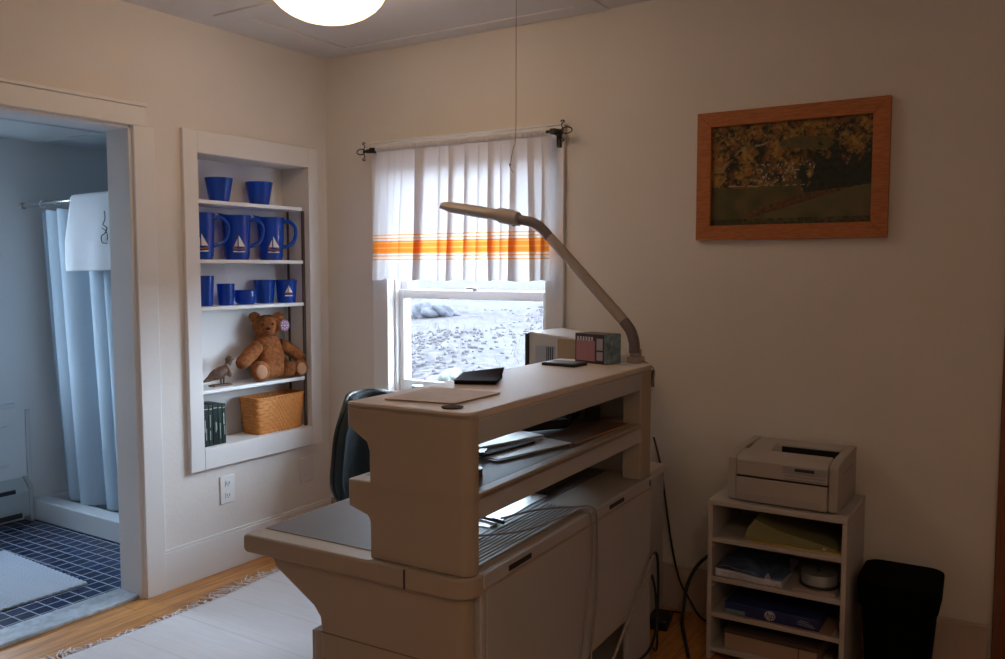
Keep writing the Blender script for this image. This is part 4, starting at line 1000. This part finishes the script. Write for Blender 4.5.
# shelf contents
o = on_st('folder_bundle', 'bundle of yellow-green folders on the topmost inner shelf', 'folders', .055, .02, SZ[3] + .0005, R(2))
b = MB(); b.prism([(-.165, .004), (-.128, .004), (.14, .004), (.14, .012), (-.05, .05), (-.128, .078), (-.152, .045)], 'y', .012, .26); b.build('folders', mat('olive_folder', (.24, .23, .10), .7), o, bevel=.002)
MB().box(-.135, .155, .0, .25, 0, .004).build('bottom_folder', mat('yellow_folder', (.52, .36, .10), .7), o); MB().ell((.10, -.001, .014), (.007, .004, .006), seg=10, rings=6).build('button_clasp', mat('pale_clasp', (.5, .42, .34), .5), o)
o = on_st('paper_ream', 'opened blue and white ream of paper on second shelf', 'paper ream', -.085, .012, SZ[2] + .0005, R(-1))
MB().box(-.115, .108, 0, .27, 0, .020).build('sheets', mat('ream_paper', (.62, .60, .68), .7), o, bevel=.002)
MB().grid(lambda u, v: (-.118 + .228 * u, -.003 + .27 * v, .0215 + .020 * math.exp(-((u - .25) / .3) ** 2) * (1 - .5 * v) + .004 * math.sin(u * 14 + v * 5)), 26, 14).build('wrapper', mat('ream_wrapper', (.10, .15, .28), .35, var=.7, vscale=22), o, smooth='all', solid=.001)
MB().grid(lambda u, v: (-.118 + .228 * u, -.0045 - .003 * math.sin(u * 12), .002 + .030 * v * (1 - .35 * u)), 26, 4).build('front_wrap', mat('ream_front', (.55, .56, .66), .4, var=.3, vscale=25), o, smooth='all', solid=.001)
o = on_st('loose_papers', 'pinkish loose paper pile under the disc spindle', 'papers', .135, .012, SZ[2] + .0005, R(3)); MB().box(-.075, .060, 0, .26, 0, .012).build('sheets', mat('pink_paper', (.40, .32, .30), .7), o, bevel=.001)
o = on_st('disc_spindle', 'stack of discs on a grey spindle on the second shelf', 'disc spindle', .130, .085, SZ[2] + .013)
MB().lathe([(0, 0), (.063, 0), (.063, .010), (0, .010)], seg=36).build('spindle_base', darkp, o, smooth=True)
MB().lathe([(.008, .010), (.059, .010), (.059, .042), (.058, .044), (.008, .044)], seg=36).build('discs', mat('disc_grey', (.36, .38, .38), .3, metal=.4), o, smooth=True)
MB().lathe([(0, .010), (.007, .010), (.007, .060), (0, .062)]).build('spindle_post', darkp, o, smooth=True)
o = on_st('pink_sheet', 'pale sheet under the blue carton sticking out at its front', 'paper', .05, .006, SZ[1] + .0005, R(-1)); MB().box(-.17, .135, 0, .28, 0, .003).build('sheet', mat('dull_pink_sheet', (.38, .25, .19), .7), o)
o = on_st('blue_paper_box', 'dark blue paper carton with round pale emblem on third shelf', 'box', -.012, .012, SZ[1] + .0040, R(-1))
MB().box(-.155, .158, 0, .26, 0, .040).build('carton', mat('hp_blue', (.02, .035, .15), .4), o, bevel=.002)
MB().box(-.155, -.085, -.0008, 0, .002, .016).build('corner_label', mat('label_teal', (.16, .24, .32), .5), o)
c = MB(); c.T = Matrix.Translation((.0, -.0006, .021)) @ Matrix.Rotation(PI / 2, 4, 'X'); c.lathe([(0, .0), (.0165, 0), (.0165, .0006), (0, .0006)], seg=32, sx=1.1); c.build('emblem_disc', mat('emblem_pale', (.50, .50, .52), .5), o)
MB().obox((.115, -.0008, .020), (.05, .001, .0022), (0, R(6), 0)).obox((.118, -.0008, .013), (.056, .001, .0022), (0, R(4), 0)).obox((.112, -.0008, .027), (.03, .001, .002), (0, R(4), 0)).build('print_lines', mat('print_pale', (.30, .34, .45), .5), o)
fc = bpy.data.curves.new('hp_letters', 'FONT'); fc.body = 'hp'; fc.size = .030; fc.align_x = 'CENTER'; fc.align_y = 'CENTER'; fc.extrude = .0004; fc.shear = .25
fo = bpy.data.objects.new('tmp', fc); C.collection.objects.link(fo); bpy.context.view_layer.update()
me = bpy.data.meshes.new_from_object(fo); bpy.data.objects.remove(fo); me.materials.clear(); me.materials.append(bpy.data.materials['hp_blue'])
lt = bpy.data.objects.new('letters', me); C.collection.objects.link(lt); lt.parent = o; lt.rotation_euler = (PI / 2, 0, 0); lt.location = (0, -.0022, .0215)
o = on_st('cardboard_box', 'tan cardboard box on the lowest shelf of the stand', 'box', -.012, .014, SZ[0] + .0005, R(-1))
MB().box(-.155, .155, 0, .27, 0, .056).build('carton', mat('cardboard', (.40, .29, .22), .8), o, bevel=.002)
MB().box(-.158, .157, -.003, .272, .0565, .070).build('lid', mat('card_dark', (.09, .06, .05), .8), o, bevel=.002); MB().box(.094, .097, -.0008, 0, 0, .056).build('joint', darkp, o)

# waste bin
wb = thing('waste_bin', 'tall black plastic waste bin beside the printer stand', 'waste bin', (2.742, -.20, 0), R(1))
MB().rbox(-.110, .110, -.118, .118, 0, .285, .045, 6, -.090, .090, -.10, .10).build('bin_body', binm, wb, smooth=True)
b = MB(); b.rbox(-.123, .123, -.130, .130, .272, .362, .05, 6, -.118, .118, -.125, .125); b.build('rim', binm, wb, smooth=True, bevel=.006)

# ------------------------------------------------------------------ cables
def cable(label, pts, r, m, local=True, cat='cable'):
    P = [world(*p_) if local else Vector(p_) for p_ in pts]
    return tag(MB().tube(catmull(P, 8), r, 7).build('cable', m, smooth='all'), label, cat)
cable('thin grey cable looping from the worktop over its side panel', [(.72, .16, .692), (.62, .10, .70), (.55, .03, .70), (.505, -.018, .69), (.482, -.018, .60), (.484, -.018, .42), (.518, -.018, .25), (.53, -.03, .012)], .003, cable_grey)
cable('thin grey cable lying nearer the camera beside the first', [(.90, .16, .690), (.79, .05, .695), (.62, .01, .698), (.535, -.016, .69), (.515, -.018, .56), (.555, -.018, .38), (.61, -.018, .20), (.63, -.03, .012)], .0025, cable_grey)
bpy.data.objects['cable.001']['label'] = 'thin grey cable hanging beside its twin, reaching further under the riser'
cable('pale cable slanting down from panel corner to the floor', [(.010, -.012, .40), (.035, -.020, .41), (.15, -.025, .345), (.33, -.03, .245), (.48, -.04, .15), (.60, -.06, .02)], .005, mat('pale_cable', (.34, .30, .28), .5))
cable('black cable hooking down from the panel corner into the cut-out', [(.035, -.014, .405), (-.005, -.016, .415), (-.035, -.014, .36), (-.045, -.012, .23), (0, -.02, .14), (.10, -.03, .115), (.27, -.03, .13), (.40, .03, .10)], .005, cable_black)
cable('black cable running beside the hooked one down to the power brick', [(.01, -.010, .34), (-.02, -.01, .28), (-.03, -.012, .20), (-.02, -.02, .10), (-.06, .0, .05), (-.14, .05, .03)], .004, cable_black)
cable('thin dark cable falling from riser end across the back wall', [(1.80, -.03, .69), (1.815, -.03, .64), (1.833, -.025, .558), (1.848, -.025, .46), (1.864, -.025, .358), (1.885, -.025, .24), (1.918, -.03, .125), (1.97, -.04, .05), (2.02, -.07, .01), (2.10, -.12, .008)], .004, cable_black, False)
cable('thick black cable arching out of the printer stand to the floor', [(2.15, -.04, .30), (2.08, -.08, .285), (2.025, -.12, .235), (1.995, -.15, .16), (1.99, -.17, .09), (1.995, -.20, .03), (2.03, -.27, .008), (2.10, -.42, .008)], .007, cable_black, False)
b = MB(); b.obox((1.905, -.20, .0205), (.075, .12, .04), (0, 0, R(12)))
pb = thing('power_brick', 'black power adapter brick on the floor behind the workstation', 'power adapter'); b.build('brick', blackp, pb, bevel=.006); MB().tube(catmull([(1.91, -.14, .02), (1.92, -.10, .015), (1.90, -.075, .008), (1.95, -.06, .008)], 5), .004, 6).build('lead', cable_black, pb)
o = on_desk('power_strip', 'dark power strip lying inside the panel cut-out', 'power strip', .40, .10, .0005, R(8))
MB().rbox(-.03, .03, -.15, .15, 0, .038, .012).build('strip_body', mat('strip_green', (.03, .045, .04), .45), o, bevel=.003)
for k in range(4): MB().box(-.018, .018, -.12 + k * .07, -.09 + k * .07, .038, .040 + (.03 if k in (1, 2) else 0)).build('plug', blackp, o, bevel=.002)
